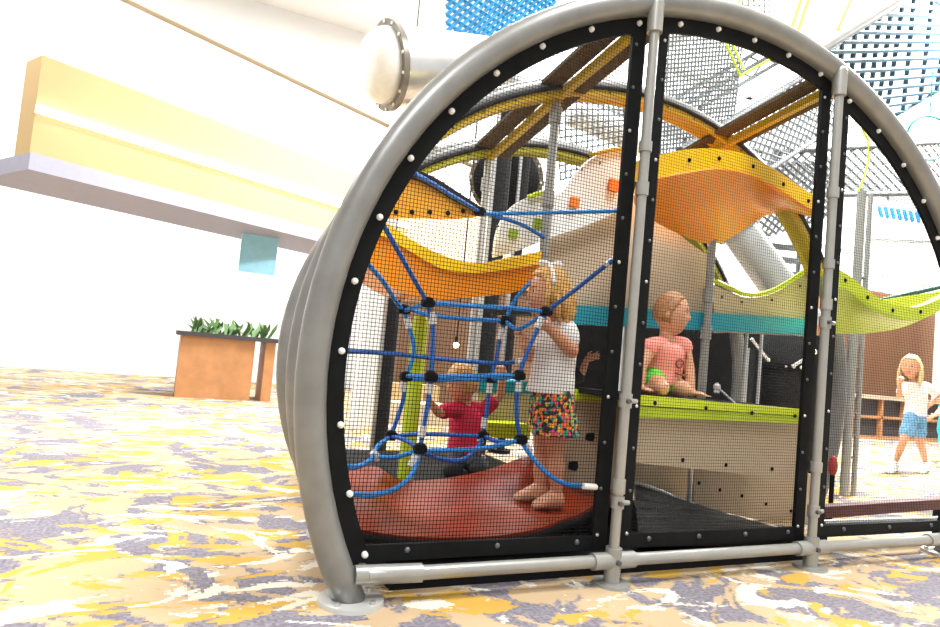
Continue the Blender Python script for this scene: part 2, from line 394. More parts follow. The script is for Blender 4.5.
# ------------------------------------------------------------------ the three hoops of the tunnel
AX, BZ, HC = 1.86671, 1.69376, .7769
PM = .583; HR = .094
def hoop_pts(a, top, Y, n=72, d=0.):
    b = top-HC; th0 = math.asin(min(1, HC/b)) if b > HC else pi/2
    return [V(((a-d)*math.cos(t), Y, HC+(b-d)*math.sin(t))) for t in [(-th0)+(pi+2*th0)*i/n for i in range(n+1)]]
def flange(mb, x, y, r, h=.014): mb.cyl((x,y,0),(x,y,h),r,r*.97,28)
HOOPS = []
for a, top, Y, r, lb in ((AX, HC+BZ, 0, .052, 'big grey steel hoop framing the front of the play tunnel'),
                     (1.765, 2.365, .75, .05, 'second grey steel hoop, just behind the front hoop'),
                     (1.685, 2.24, 1.5, .05, 'rearmost grey steel hoop with the olive rib')):
    P = hoop_pts(a, top, Y); t = thing('tunnel_hoop', (0,Y,0), lb, 'hoop', 'steel hoops of the tunnel'); HOOPS.append(t)
    build(MB().tube(P, r, 20), 'arch_pipe', M['pipe'], t, True)
    for p in (P[0], P[-1]):
        fl = MB(); flange(fl, p.x, Y, .112); f = build(fl, 'floor_flange', M['flange'], t)
        for q in (.6, 2.2, 3.9, 5.4):
            build(MB().cyl((p.x+.085*math.cos(q),Y+.085*math.sin(q),.014),(p.x+.085*math.cos(q),Y+.085*math.sin(q),.024),.011,.009,8), 'bolt', M['steel'], f)
    if Y > 0:
        rm = M['yellow'] if Y < 1 else M['olive']
        A_ = hoop_pts(a, top, Y-.07, 72, .055); B_ = hoop_pts(a, top, Y+.07, 72, .055)
        zr = [i for i, p in enumerate(P) if p.z > 1.5]; lo, hi = zr[0], zr[-1]
        inn = [V((p.x*.985, p.y, HC+(p.z-HC)*.985)) for p in A_]; 
        mb = MB()
        # rounded channel profile: two lips and a hollow
        prof = [(-.062,-.03),(-.062,.012),(-.045,.018),(-.03,.005),(.03,.005),(.045,.018),(.062,.012),(.062,-.03)]
        rows = []
        for yy, dd in prof:
            rows.append(hoop_pts(a, top, Y+yy, 72, .05+dd)[lo:hi+1])
        vs = [p for r_ in rows for p in r_]; C_ = hi-lo+1; fs = []
        for i in range(len(rows)):
            i2 = (i+1) % len(rows)
            for j in range(C_-1): fs.append((i*C_+j, i*C_+j+1, i2*C_+j+1, i2*C_+j))
        fs += [tuple(i*C_ for i in range(len(rows))), tuple(i*C_+C_-1 for i in reversed(range(len(rows))))]
        mb.add(vs, fs); rb = build(mb, 'inner_rib', rm, t, 30)
        build(MB().tube(hoop_pts(a, top, Y-.066, 72, .022)[lo:hi+1], .012, 8), 'edge_cord', M['blacknet'], rb, True)
        for k in range(lo+1, hi, 2):
            p = hoop_pts(a, top, Y-.064, 72, .045)[k]; build(MB().ball(p, .007, 6, 4), 'rivet', M['dkbolt'], rb)
# roof beams running from the front hoop back
for sgn, lb in ((-1,'yellow roof beam running back from the left pole'), (1,'yellow roof beam running back from the right pole')):
    x = sgn*PM; zs = [(0.03, 2.36), (.75, 2.235), (1.5, 2.085)]
    t = thing('roof_beam', (x,.75,2.2), lb, 'beam', 'yellow roof beams')
    def bar(w, h, dz, dx=0):
        m_ = MB(); pr = []
        for y, z in zs: pr.append([V((x+dx-w/2,y,z+dz)),V((x+dx+w/2,y,z+dz)),V((x+dx+w/2,y,z+dz+h)),V((x+dx-w/2,y,z+dz+h))])
        vs = [p for r_ in pr for p in r_]; fs = [(0,1,2,3),(11,10,9,8)]
        for i in range(2):
            for j in range(4): fs.append((i*4+j, i*4+(j+1) % 4, i*4+4+(j+1) % 4, i*4+4+j))
        return m_.add(vs, fs)
    build(bar(.034,.04,-.04), 'beam_core', M['yellow'], t, 20)
    for dx in (-.075, .075): build(bar(.10,.02,.0,dx), 'side_strip', M['brownnet'], t, 20)

# ------------------------------------------------------------------ front poles and rails
def arch_z(x, d=0., a=AX, b=BZ): return HC+(b-d)*math.sqrt(max(0, 1-(x/(a-d))**2))
def front_pole(x, collars, bolts, lb):
    x -= .036 if x < 0 else .052; t = thing('front_pole', (x,-.035,0), lb, 'pole', 'front poles of the tunnel'); y = -.035
    build(MB().cyl((x,y,.0),(x,y,arch_z(x)-.03),.0205,None,18), 'pipe', M['pole'], t)
    tz = arch_z(x)-.02
    build(MB().cyl((x,y,tz-.12),(x,y,tz),.032,.032,18).ball((x,y,tz),(.032,.032,.03)), 'top_sleeve', M['pole'], t)
    fl = MB(); flange(fl, x, y, .075, .012); build(fl, 'base_flange', M['pole'], t)
    build(MB().cyl((x,y,.012),(x,y,.055),.032,None,18), 'foot_sleeve', M['pole'], t)
    for z0, z1 in collars:
        c = build(MB().cyl((x,y,z0),(x,y,z1),.0265,None,18), 'collar', M['pole'], t)
        if (z0, z1) in bolts:
            build(MB().cyl((x-.005,y-.02,(z0+z1)/2),(x-.012,y-.042,(z0+z1)/2),.011,.009,8), 'set_screw', M['dkbolt'], c)
            build(MB().cyl((x+.02,y-.01,(z0+z1)/2),(x+.045,y-.016,(z0+z1)/2),.010,.009,8), 'set_screw', M['pole'], c)
    c = build(MB().cyl((x,y,HR-.05),(x,y,HR+.05),.033,None,18).cyl((x-.10,y-.0,HR),(x+.10,y,HR),.033,None,18), 'rail_fitting', M['pole'], t)
    build(MB().cyl((x,y-.03,HR),(x,y-.044,HR),.012,.01,8), 'set_screw', M['dkbolt'], c)
def zz(py, x):      # height on the pole for a picture row
    best = min((abs((lambda q: 313.5-F_PX*q.dot(CU)/q.dot(CD))(V((x,-.035,z/500))-CAM)-py), z/500) for z in range(1300)); return best[1]
def spans(x, rows): return [(zz(b, x), zz(a, x)) for a, b in rows]
c1 = spans(-PM, [(144,154),(184,197),(394,408),(479,493),(496,508)])
front_pole(-PM, c1, c1[2:3]+c1[4:], 'grey front pole between the rope net and the toddler bay')
c2 = spans(PM, [(190,200),(261,270),(300,311),(318,329),(462,472),(505,516)])
front_pole(PM, c2, [c2[3], c2[5]], 'grey front pole between the toddler bay and the lime wave bay')
FX = 1.6707
for x0, x1, lb in ((-FX+.05, -PM-.06, 'grey bottom rail below the rope net bay'), (-PM+.06, PM-.06, 'grey bottom rail below the toddler bay'), (PM+.06, FX-.05, 'grey bottom rail below the lime wave bay')):
    t = thing('bottom_rail', ((x0+x1)/2,-.035,HR-.03), lb, 'rail', 'bottom rails of the tunnel front')
    build(MB().cyl((x0,-.035,HR),(x1,-.035,HR),.0245,None,18), 'pipe', M['pole'], t)
    e = x0 if x0 < -1 else (x1 if x1 > 1 else None)
    if e is not None:
        s_ = 1 if e < 0 else -1
        build(MB().cyl((e-.04*s_,-.02,HR),(e+.19*s_,-.035,HR),.032,None,18), 'end_sleeve', M['pole'], t)

# ------------------------------------------------------------------ netted front panels
def arch_x(z, d): 
    q = 1-((z-HC)/(BZ-d))**2
    return (AX-d)*math.sqrt(q) if q > 0 else 0
D0, D1 = .035, .115          # plate along the hoop
ZB0, ZB1 = .122, .178        # plate along the bottom
W = .066                     # plate beside a pole
YP = .012; TH = .016
def panel(xa, xb, lb, bolts_px, nmid):
    cx = (xa+xb)/2
    t = thing('net_screen', (cx,0,ZB0), lb, 'panel', 'black framed net panels of the tunnel front')
    left_open = abs(xa) > 1.2; right_open = abs(xb) > 1.2
    # arch plate
    xs0 = xa if not left_open else -arch_x(ZB0, D0); xs1 = xb if not right_open else arch_x(ZB0, D0)
    def th(x, d): return math.acos(max(-1, min(1, x/(AX-d))))
    def run(d):
        def ang(x, lower): 
            q = th(x, d); return q
        # start / end angle of the run, from right to left
        zb = ZB0
        a1 = pi+math.asin((HC-zb)/(BZ-d)) if left_open else th(xa, d)
        a0 = -math.asin((HC-zb)/(BZ-d)) if right_open else th(xb, d)
        return [V(((AX-d)*math.cos(a0+(a1-a0)*i/60), YP, HC+(BZ-d)*math.sin(a0+(a1-a0)*i/60))) for i in range(61)]
    build(MB().band(run(D0), run(D1), (0,TH,0)), 'arch_plate', M['black'], t, 30)
    ex0 = -arch_x(ZB0, D0) if left_open else xa; ex1 = arch_x(ZB0, D0) if right_open else xb
    build(MB().box((ex0,YP+.001,ZB0),(ex1,YP+TH+.001,ZB1)), 'bottom_plate', M['black'], t)
    for x_, s_ in ((xa,1),(xb,-1)):
        if abs(x_) > 1.2: continue
        x2 = x_+s_*W
        mb = MB(); mb.prism([(x_,YP-.001,ZB0),(x2,YP-.001,ZB0),(x2,YP-.001,arch_z(x2,D1)+.03),(x_,YP-.001,arch_z(x_,D1)+.03)],(0,TH+.002,0))
        pl = build(mb, 'side_plate', M['black'], t)
        zt = arch_z(x2, D1)
        for i in range(nmid):
            z = ZB0+.06+(zt-ZB0-.1)*i/(nmid-1)
            build(MB().ball((x_+s_*W*.72,YP-.002,z),(.0075,.006,.0075),8,6), 'bolt', M['dkbolt' if i % 3 else 'steel'], pl)
    # net
    g = .0135; nb = MB(); r = .00105 if left_open else .0008
    dn = D1-.02
    zlo = ZB1-.02
    x_ = xa+W*.5 if not left_open else -AX
    xe = xb-W*.5 if not right_open else AX
    nx = int((xe-x_)/g)
    for i in range(nx+1):
        x = x_+i*g
        if abs(x) >= AX-dn: continue
        z1 = arch_z(x, dn); z0 = max(zlo, HC-(z1-HC)*(1.0 if abs(x) > arch_x(zlo, dn) else 9))
        if z1-z0 > .01: nb.tube([(x,YP+.006,z0),(x,YP+.006,z1)], r, 4)
    k = 0; z = zlo
    while z < HC+BZ-dn:
        X = arch_x(z, dn); a_ = max(x_, -X); b_ = min(xe, X)
        if b_-a_ > .01: nb.tube([(a_,YP+.009,z),(b_,YP+.009,z)], r, 4)
        z += g
    no = build(nb, 'netting', M['net'], t, False)
    # white capped bolts along the hoop
    ap = t.children[0]
    for px, py in bolts_px:
        p = at(px,py,YP-.006)
        b_ = build(MB().cyl(p+V((0,.006,0)), p-V((0,.004,0)), .0115, .0105, 14).ball(p-V((0,.004,0)), (.0095,.005,.0095), 12, 6), 'white_bolt', M['bolt'], ap)
    # small bolts along the bottom plate
    n = max(3, int((ex1-ex0)/.27))
    for i in range(n):
        x = ex0+(ex1-ex0)*(i+.6)/n
        build(MB().ball((x,YP-.001,ZB0+.035),(.011,.007,.011),8,6), 'bolt', M['dkbolt'], t.children[1])
G = .034
panel(-AX, -PM-G-.006, 'black framed net panel over the blue rope net, left bay',
      [(365,555),(350,494),(341,425),(342,351),(355,281),(380,217),(411,158),(452,111),(497,73),(543,46),(592,29),(641,23)][:11]+[(640,23)], 12)
panel(-PM+.012, PM-G-.012, 'black framed net panel over the kneeling toddler, middle bay', [(681,24),(719,29),(755,40),(789,55),(821,74)], 13)
panel(PM+.026, AX, 'black framed net panel over the lime wave, right bay', [(850,101),(879,131),(904,165),(924,201),(938,238)], 12)

# ------------------------------------------------------------------ inside: posts
def post(x, y, z0, z1, r, m, lb, rings=()):
    t = thing('support_post', (x,y,z0), lb, 'post', 'support posts inside the tunnel')
    build(MB().cyl((x,y,z0),(x,y,z1),r,None,16), 'pipe', M[m], t)
    for z in rings: build(MB().cyl((x,y,z-.04),(x,y,z+.04),r+.009,None,16), 'collar', M[m], t)
    fl = MB(); fl.cyl((x,y,z0),(x,y,z0+.012),r+.04,None,20); build(fl, 'base_flange', M[m], t)
post(-PM, .75, 1.13, 2.19, .024, 'pole', 'pale grey inner post left of the white climbing panel', (1.68,1.35,2.12))
t_ = bpy.data.objects['support_post']
build(MB().cyl((-PM,.75,1.2),(-PM+.05,.92,1.2),.02,None,10), 'bracket', M['pole'], t_)
post(PM+.012, .78, 0, 2.19, .024, 'pole', 'grey inner post splitting the beige panels below the orange hood', (1.72,1.32,1.1))
post(-PM, 1.5, 0, 2.05, .024, 'steel', 'slim grey post below the olive rib', (1.9,))
post(PM, 1.5, 0, 2.05, .024, 'steel', 'grey rear post behind the middle bay', (1.0,))
# big dark mesh-wrapped columns
def dark_column(px, py, Y, r, z1, lb):
    p = at(px, py, Y)
    t = thing('mesh_column', (p.x,Y,0), lb, 'column', 'dark mesh columns behind the tunnel')
    build(MB().cyl((p.x,Y,0),(p.x,Y,z1),r,None,20), 'wrap', M['blacknet'], t)
    build(MB().cyl((p.x-r*1.1,Y-.03,0),(p.x-r*1.1,Y-.03,z1),.018,None,10), 'edge_pipe', M['steel'], t)
    build(MB().cyl((p.x,Y,0),(p.x,Y,.03),r+.05,None,20), 'foot', M['dark'], t)
dark_column(385, 380, 2.3, .055, 1.55, 'thick dark mesh column left of the lime post')
dark_column(490, 300, 2.6, .075, 3.0, 'tall dark mesh column behind the amber wave')
dark_column(520, 215, 3.0, .05, 3.2, 'dark mesh column behind the white climbing panel')
dark_column(748, 370, 1.85, .05, 1.1, 'dark mesh column below the teal deck')
# lime padded post
p = at(414,316,1.05); q = at(405,480,1.05)
t = thing('padded_post', (q.x,1.05,0), 'lime green padded post behind the rope net', 'post')
build(MB().tube([(q.x,1.05,0.02),(q.x,1.05,p.z-.02),(q.x,1.05,p.z)],[.042,.042,.034],18), 'padding', M['lime'], t)
build(MB().cyl((q.x,1.05,0),(q.x,1.05,.02),.06), 'base', M['dark'], t)

# ------------------------------------------------------------------ inside: wave shapes
def wave(name, lb, catg, top, low, Y, depth, m, lip=None, lip_m=None, nbolt=0, group=None, bolt_m='dkbolt'):
    """solid panel between two picture curves at distance Y, with an optional lip band above and bolts on it"""
    n = 40
    A = [at(p.x,p.y,Y) for p in resamp(cat(top), n)]; B = [at(p.x,p.y,Y) for p in resamp(cat(low), n)]
    c = (A[n//2]+B[n//2])/2; z = min(p.z for p in B)
    t = thing(name, (c.x,Y,z), lb, catg, group)
    build(MB().band(A, B, (0,depth,0)), 'panel', M[m], t, 30)
    if lip:
        C_ = [at(p.x,p.y,Y-.02) for p in resamp(cat(lip), n)]; A2 = [at(p.x,p.y,Y-.02) for p in resamp(cat(top), n)]
        lo = build(MB().band(C_, A2, (0,depth+.04,0)), 'lip', M[lip_m], t, 30)
        for i in range(nbolt):
            k = int((i+.5)*n/nbolt); p = C_[k].lerp(A2[k], .5)
            build(MB().ball(p, (.011,.007,.011), 8, 6), 'bolt', M[bolt_m], lo)
    return t
wave('wave_belt', 'orange wave belt with amber lip slung behind the rope net', 'belt',
     [(352,226),(385,237),(410,251),(440,268),(470,273),(505,270),(540,264)], [(340,235),(362,262),(395,288),(430,299),(475,297),(515,292),(536,280)], .70, .32, 'orange',
     [(352,208),(385,222),(412,240),(440,254),(472,263),(508,259),(542,251)], 'amber')
wave('sloped_belt', 'dull orange sloped belt panel in the upper left corner behind the net', 'belt',
     [(388,180),(408,177),(430,185),(455,200),(480,213)], [(368,217),(395,217),(420,217),(450,218),(479,216)], .72, .05, 'tan',
     [(386,172),(408,168),(432,176),(458,192),(484,209)], 'blacknet', 0)
t_ = bpy.data.objects['sloped_belt']
for px, py in ((396,212),(412,212),(430,212),(448,213),(463,211)): build(MB().ball(at(px,py,.718),(.012,.007,.012),8,6), 'bolt', M['dark'], t_)
# white climbing panel with grips
t = wave('climbing_slab', 'white wave climbing panel with orange and green grips', 'panel',
     [(495,253),(500,228),(511,209),(527,198),(544,194),(556,196),(567,187),(580,170),(594,157),(610,151),(628,150)], [(496,257),(520,250),(555,236),(590,224),(628,207)], .82, .04, 'white')
for (px, py, s_, m) in ((612,186,.034,'grip'),(573,203,.028,'grip'),(537,224,.027,'green'),(512,234,.024,'green')):
    p = at(px,py,.82)
    build(MB().prism([p+V((-s_,0,-s_*.9)),p+V((s_*.8,0,-s_)),p+V((s_,0,s_*.9)),p+V((-s_*.8,0,s_))],(0,-.025,0)), 'grip', M[m], t)
for (px, py) in ((600,163),(582,169),(548,197),(498,226)):
    build(MB().ball(at(px,py,.818),.007,8,6), 'bolt', M['dkbolt'], t)
C_ = [at(p.x,p.y,.80) for p in resamp(cat([(528,197),(540,193),(550,193)]),12)]
build(MB().tube(C_,.011,8), 'lip', M['limelip'], t, True)
C_ = [at(p.x,p.y,.80) for p in resamp(cat([(590,155),(610,150),(630,149)]),12)]
build(MB().tube(C_,.012,8), 'lip', M['yellow'], t, True)
# beige walls of the upper deck
wave('deck_barrier', 'tall beige barrier panel behind the girl, above the teal deck edge', 'panel',
     [(545,243),(555,235),(590,219),(625,203),(655,215),(690,243),(712,258)], [(545,306),(560,308),(590,311),(620,313),(655,315),(690,318),(712,320)], .9, .03, 'beige', group='beige barrier panels')
t = wave('deck_barrier', 'beige barrier panel with scooped lime edge right of the inner post', 'panel',
     [(714,285),(728,291),(745,297),(765,296),(785,287),(812,268)], [(714,333),(730,333),(755,334),(780,335),(800,336),(812,337)], .84, .03, 'beige', group='beige barrier panels')
C_ = [at(p.x,p.y,.83) for p in resamp(cat([(713,280),(728,287),(745,294),(765,293),(785,284),(813,265)]),30)]
build(MB().tube(C_,.016,8), 'lip', M['limelip'], t, True)
for px, py in ((722,297),(742,302),(772,300),(800,286)): build(MB().ball(at(px,py,.838),.009,8,6), 'bolt', M['dkbolt'], t)
# teal deck
a0 = at(560,304,.8); a1 = at(812,319,.8); hz = .105
t = thing('upper_deck', ((a0.x+a1.x)/2,1.1,a1.z-hz), 'padded teal deck edge crossing behind the toddler', 'deck')
build(MB().prism([a0, a1, a1-V((0,0,hz)), a0-V((0,0,hz))],(0,.06,0)), 'edge_pad', M['teal'], t)
build(MB().prism([a0+V((0,.06,-.02)), a1+V((0,.06,-.02)), a1+V((0,.06,-.05)), a0+V((0,.06,-.05))],(0,.7,0)), 'floor_board', M['dark'], t)

# hood-like curved sheets (lip near us, sheet running back under it)
def hood(name, lb, catg, liptop, liplow, low, Yn, Yf, m, lip_m, nb, sag=.05):
    n = 40
    A = [at(p.x,p.y,Yn) for p in resamp(cat(liptop), n)]; B = [at(p.x,p.y,Yn) for p in resamp(cat(liplow), n)]
    L = resamp(cat(low), n)
    rows = []
    K = 10
    for k in range(K+1):
        s_ = k/K; row = []
        for j in range(n):
            pb = B[j]; pf = at(L[j].x, L[j].y, Yf)
            p = pb.lerp(pf, s_); p += V((0,1,0))*sag*math.sin(pi*s_)
            row.append(p)
        rows.append(row)
    c = B[n//2]
    t = thing(name, (c.x,Yn,min(p.z for p in rows[-1])), lb, catg)
    build(MB().sheet(rows, .02), 'sheet', M[m], t, 60)
    lo = build(MB().band(A, B, (0,.05,0)), 'lip', M[lip_m], t, 30)
    for i in range(nb):
        k = int((i+.5)*n/nb); p = A[k].lerp(B[k], .5)+V((0,-.002,0))
        build(MB().ball(p, (.012,.007,.012), 8, 6), 'bolt', M['dark'], lo)
    return t
hood('wave_hood', 'orange wave hood with amber lip above the toddler', 'hood',
     [(640,160),(662,154),(690,149),(720,149),(750,156),(782,174),(805,190),(822,199)],
     [(640,180),(662,176),(690,171),(720,168),(752,175),(782,193),(805,208),(822,215)],
     [(640,210),(660,223),(690,238),(716,243),(738,232),(760,217),(790,210),(822,216)], .42, .78, 'orange', 'amber', 6)
t = hood('wave_trough', 'lime green wave trough in the right bay', 'trough',
     [(832,266),(850,276),(868,291),(890,303),(912,307),(930,303),(955,290)],
     [(832,284),(850,290),(868,305),(890,316),(912,319),(930,314),(955,299)],
     [(832,333),(850,333),(870,332),(895,328),(915,321),(935,310),(955,298)], .30, .55, 'lime', 'limelip', 5, .04)
e0 = at(866,302,1.0); e1 = at(962,281,1.0)
build(MB().prism([e0, e1, e1-V((0,0,.03)), e0-V((0,0,.03))],(0,.03,0)), 'far_rim', mat('dark_green_rim',(.02,.10,.05),.5), t)
f0 = at(862,303,.98); f1 = at(962,288,.98)
build(MB().prism([f0, f1, f1-V((0,0,.10)), f0-V((0,0,.10))],(0,.015,0)), 'far_side', M['limelip'], t)

# lime bench deck the toddler kneels on
LY = .34
d0 = at(628,394,LY); d1 = at(808,410,LY); d0b = at(628,417,LY); d1b = at(808,424,LY)
t = thing('lower_deck', ((d0.x+d1.x)/2,.6,min(d0b.z,d1b.z)), 'bright lime deck the toddler kneels on', 'deck')
build(MB().band([d0,d1],[d0.lerp(d0b,.45),d1.lerp(d1b,.45)],(0,.04,0)), 'upper_edge', M['limelip'], t)
build(MB().band([d0.lerp(d0b,.5)+V((0,.008,0)),d1.lerp(d1b,.5)+V((0,.008,0))],[d0b+V((0,.008,0)),d1b+V((0,.008,0))],(0,.035,0)), 'lower_edge', M['lime'], t)
build(MB().prism([d0+V((0,.04,-.004)),d1+V((0,.04,-.004)),d1+V((0,.42,-.004)),d0+V((0,.42,-.004))],(0,0,-.03)), 'floor_board', M['dark'], t)
for px, py in ((655,403),(706,408),(752,413),(795,416)):
    build(MB().ball(at(px,py,LY-.001),(.011,.007,.011),8,6), 'bolt', M['dark'], t.children[0])
def plank(name, lb, quad, Y, th, m, bolts, catg='panel', group=None):
    P = [at(x,y,Y) for x, y in quad]; c = sum(P, V())/4
    t = thing(name, (c.x,Y,min(p.z for p in P)), lb, catg, group)
    build(MB().prism(P,(0,th,0)), 'board', M[m], t)
    for x, y in bolts: build(MB().ball(at(x,y,Y-.002),(.011,.006,.011),8,6), 'bolt', M['dark'], t)
    return t
plank('skirt_barrier', 'wide beige skirt panel right under the lime deck', [(628,414),(808,424),(808,481),(628,462)], .40, .02, 'beige', ((683,460),(726,465),(772,469)), group='beige skirt panels')
plank('skirt_barrier', 'beige skirt panel beside the ribbed ramp, right of the short post', [(694,462),(812,474),(812,531),(694,506)], .72, .02, 'beige', ((699,483),(720,490),(742,496),(766,504),(791,511)), group='beige skirt panels')
plank('skirt_barrier', 'short beige skirt panel in the dark corner left of the ribbed ramp', [(628,455),(690,462),(690,501),(628,483)], .95, .02, 'beige', (), group='beige skirt panels')
p0 = at(691,468,.68); p1 = at(689,502,.68)
tag(build(MB().cyl((p0.x,.68,p1.z),(p0.x,.68,p0.z),.014,None,10), 'short_post', M['steel']), 'short dark steel post between the lower beige panels', 'post')
# ribbed ramp
q = [at(630,482,.95), at(692,504,.70), at(775,529,.42), at(800,538,.20), at(628,545,.10)]
rows = []
L0 = [at(638,544,.06), at(634,484,.95)]; R0 = [at(812,541,.06), at(694,507,.72)]
for k in range(13):
    s_ = k/12; a_ = L0[0].lerp(L0[1], s_); b_ = R0[0].lerp(R0[1], s_)
    rows.append([a_.lerp(b_, j/12)+V((0,0,.006*(k % 2))) for j in range(13)])
t = thing('ribbed_ramp', (rows[6][6].x, rows[6][6].y, .0), 'black ribbed rubber ramp on the tunnel floor', 'ramp')
build(MB().sheet(rows,.03), 'ribbed_mat', M['ramp'], t, False)
build(MB().tube([at(628,480,.90), at(660,491,.80), at(694,505,.68)], .012, 8), 'edge_trim', M['sleeve'], t)

# girl's side: lime sill, white panel with holes
t = plank('hand_hold_barrier', 'beige climbing panel with dark hand holes behind the legs of the standing girl', [(556,398),(640,404),(640,480),(556,508)], .78, .03, 'beige', ())
for x, y, s_ in ((590,437,.03),(573,466,.032),(607,420,.028)):
    p = at(x,y,.776)
    build(MB().prism([p+V((-s_,0,-s_*.5)),p+V((s_*.6,0,-s_*.8)),p+V((s_,0,-s_*.2)),p+V((s_*.8,0,s_*.8)),p+V((-s_*.8,0,s_*.7))],(0,-.004,0)), 'hand_hole', M['black'], t)
plank('lime_sill', 'narrow lime sill on the holed beige panel', [(548,388),(640,393),(640,404),(548,399)], .74, .08, 'limelip', (), 'sill')
plank('lime_step', 'lime step edge between the boy and the girl', [(478,422),(530,425),(530,440),(478,436)], 1.55, .3, 'limelip', (), 'step')
plank('riser_board', 'beige riser board above the lime step', [(478,392),(530,394),(530,425),(478,422)], 1.75, .05, 'beige', (), 'riser')
plank('teal_step', 'teal step pad between the boy and the girl', [(478,380),(530,382),(530,394),(478,392)], 1.72, .3, 'teal', (), 'step')

# red-brown rubber floor
def rubber():
    back = cat([(330,462),(352,471),(374,468),(400,482),(440,481),(480,473),(505,465),(527,458),(550,466),(575,480),(600,489),(622,490)], 5)
    front = cat([(330,530),(360,533),(400,539),(440,541),(480,540),(509,537),(540,530),(563,520),(580,514),(600,502),(622,494)], 5)
    n = 44; Bk = resamp(back, n); Fr = resamp(front, n); rows = []
    K = 18
    for k in range(K+1):
        s_ = k/K; row = []
        for j in range(n):
            a_ = at(Fr[j].x, Fr[j].y, .12); b_ = at(Bk[j].x, Bk[j].y, .95)
            p = a_.lerp(b_, s_)
            u = j/n
            p.z += .030*math.sin(pi*s_)*math.sin(u*9.0+s_*3.0+.4)
            p.z -= .125*math.exp(-((p.x+.60)/.26)**2-((p.y-.5)/.26)**2)
            row.append(p)
        rows.append(row)
    return rows
RR = rubber()
t = thing('rubber_mat', (RR[9][22].x, RR[9][22].y, 0.0), 'undulating red-brown rubber floor under the rope net', 'mat')
build(MB().sheet(RR,.025), 'rubber_sheet', M['red'], t, 60)
fr = RR[0]; build(MB().tube([p+V((0,-.01,-.012)) for p in fr], .017, 8), 'front_edge', M['black'], t, True)
for j in (4, 20, 36):
    for k in (3, 15): p = RR[k][j]; build(MB().cyl((p.x,p.y,0),(p.x,p.y,p.z-.01),.02,None,10), 'support_leg', M['dark'], t)
def mat_z(x, y):
    return min(((p.x-x)**2+(p.y-y)**2, p.z) for r_ in RR for p in r_)[1]+.013
# black base deck behind the mat, where the boy sits
b0 = at(345,462,1.25); b1 = at(535,462,1.25); bz_ = at(440,456,1.25).z
tag(build(MB().box((b0.x,1.0,0),(b1.x,1.95,.17)), 'base_platform', M['dark']), 'low black platform the boy in crimson kneels on', 'platform')

tag(build(MB().box((-1.5,.07,0),(.66,.98,.075)), 'shade_slab', M['dark']), 'thin black slab added under the tunnel floor to deepen the shade there', 'mat')  # added black slab, stands for the shadow beneath the bottom rail
# right bay floor strip
e0 = at(826,507,.2); e1 = at(962,498,.2)
t = thing('rubber_threshold', ((e0.x+e1.x)/2,.3,0), 'red-brown rubber threshold at the foot of the right bay', 'threshold')
build(MB().prism([e0,e1,e1-V((0,0,.06)),e0-V((0,0,.06))],(0,.06,0)), 'rubber_strip', mat('dark_red_rubber',(.13,.025,.02),.5,0,.2), t)
for xx in (e0.x+.05, e1.x-.11): build(MB().box((xx,.26,0),(xx+.06,.3,e0.z-.05)), 'foot', M['dark'], t)
e0 = at(822,524,.10); e1 = at(962,519,.10)
tag(build(MB().cyl(e0,e1,.022,None,14), 'threshold_pipe', M['chrome']), 'shiny white pipe in front of the red-brown threshold', 'pipe')
# red pad hanging by the right pole
p = at(833,466,.5)
t = thing('padded_buffer', (p.x,.5,0), 'small red padded buffer behind the front pole beside the lime wave', 'buffer')
build(MB().ball(p,(.028,.026,.062),14,10), 'pad', mat('red_pad_vinyl',(.5,.05,.04),.4), t); build(MB().cyl((p.x,.5,0),(p.x,.5,p.z-.05),.014,None,10), 'stem', M['dark'], t)
# grey truss post in the right bay
t = thing('truss_post', (at(848,330,1.3).x,1.3,0), 'pale grey truss post in the right bay', 'post')
pa = at(846,460,1.3); zt_ = at(857,190,1.3).z
for dx, rr_ in ((0,.034),(.11,.02)): build(MB().cyl((pa.x+dx,1.3,0),(pa.x+dx,1.3,zt_),rr_,None,14), 'upright', M['pole'], t)
for k in range(9): build(MB().cyl((pa.x,1.3,.3+k*.18),(pa.x+.10,1.3,.3+k*.18),.012,None,8), 'rung', M['pipe'], t)

# dark space under the teal deck: back wall, big dark tube, chrome arms
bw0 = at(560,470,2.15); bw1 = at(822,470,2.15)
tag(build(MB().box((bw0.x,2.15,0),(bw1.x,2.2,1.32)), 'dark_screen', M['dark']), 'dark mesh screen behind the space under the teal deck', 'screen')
c = at(785,372,1.75)
t = thing('tube_chute', (c.x,1.75,0), 'dark bottom section of the tube slide under the teal deck', 'slide')
build(MB().tube([(c.x,1.75,0),(c.x,1.75,at(785,365,1.75).z),(c.x-.02,1.75,at(785,330,1.75).z)],[.17,.17,.19],28), 'tube', M['blacknet'], t, True)
zf = at(785,366,1.55).z
build(MB().cyl((c.x,1.75,zf-.02),(c.x,1.75,zf+.02),.205,None,28), 'flange', M['dark'], t)
for k in range(9):
    q = pi*1.12+pi*.75*k/8
    build(MB().ball((c.x+.19*math.cos(q),1.75+.205*math.sin(q),zf),(.013,.012,.013),8,6), 'bolt', M['bolt'], t.children[1])
for pts, lb in (([(752,340),(768,360)],'chrome strut left of the dark tube'), ([(793,366),(815,352)],'chrome strut right of the dark tube')):
    a_ = at(*pts[0],1.5); b_ = at(*pts[1],1.5)
    build(MB().cyl(a_,b_,.014,None,10).ball(a_,.018).ball(b_,.018), 'strut', M['chrome'], t)
for px, lb in ((742,'slim steel upright left of the dark mesh column'), (757,'slim steel upright right of the dark mesh column'), (703,'steel upright beside the toddler')):
    p = at(px,405,1.3); z1 = at(px,330,1.3).z
    tag(build(MB().cyl((p.x,1.3,0),(p.x,1.3,z1),.012,None,10), 'steel_upright', M['steel']), lb, 'post', 'steel uprights below the teal deck')
a_ = at(717,387,.62); b_ = at(738,406,.55)
t = thing('knob_lever', b_, 'white knob on a thin rod right of the toddler', 'lever')
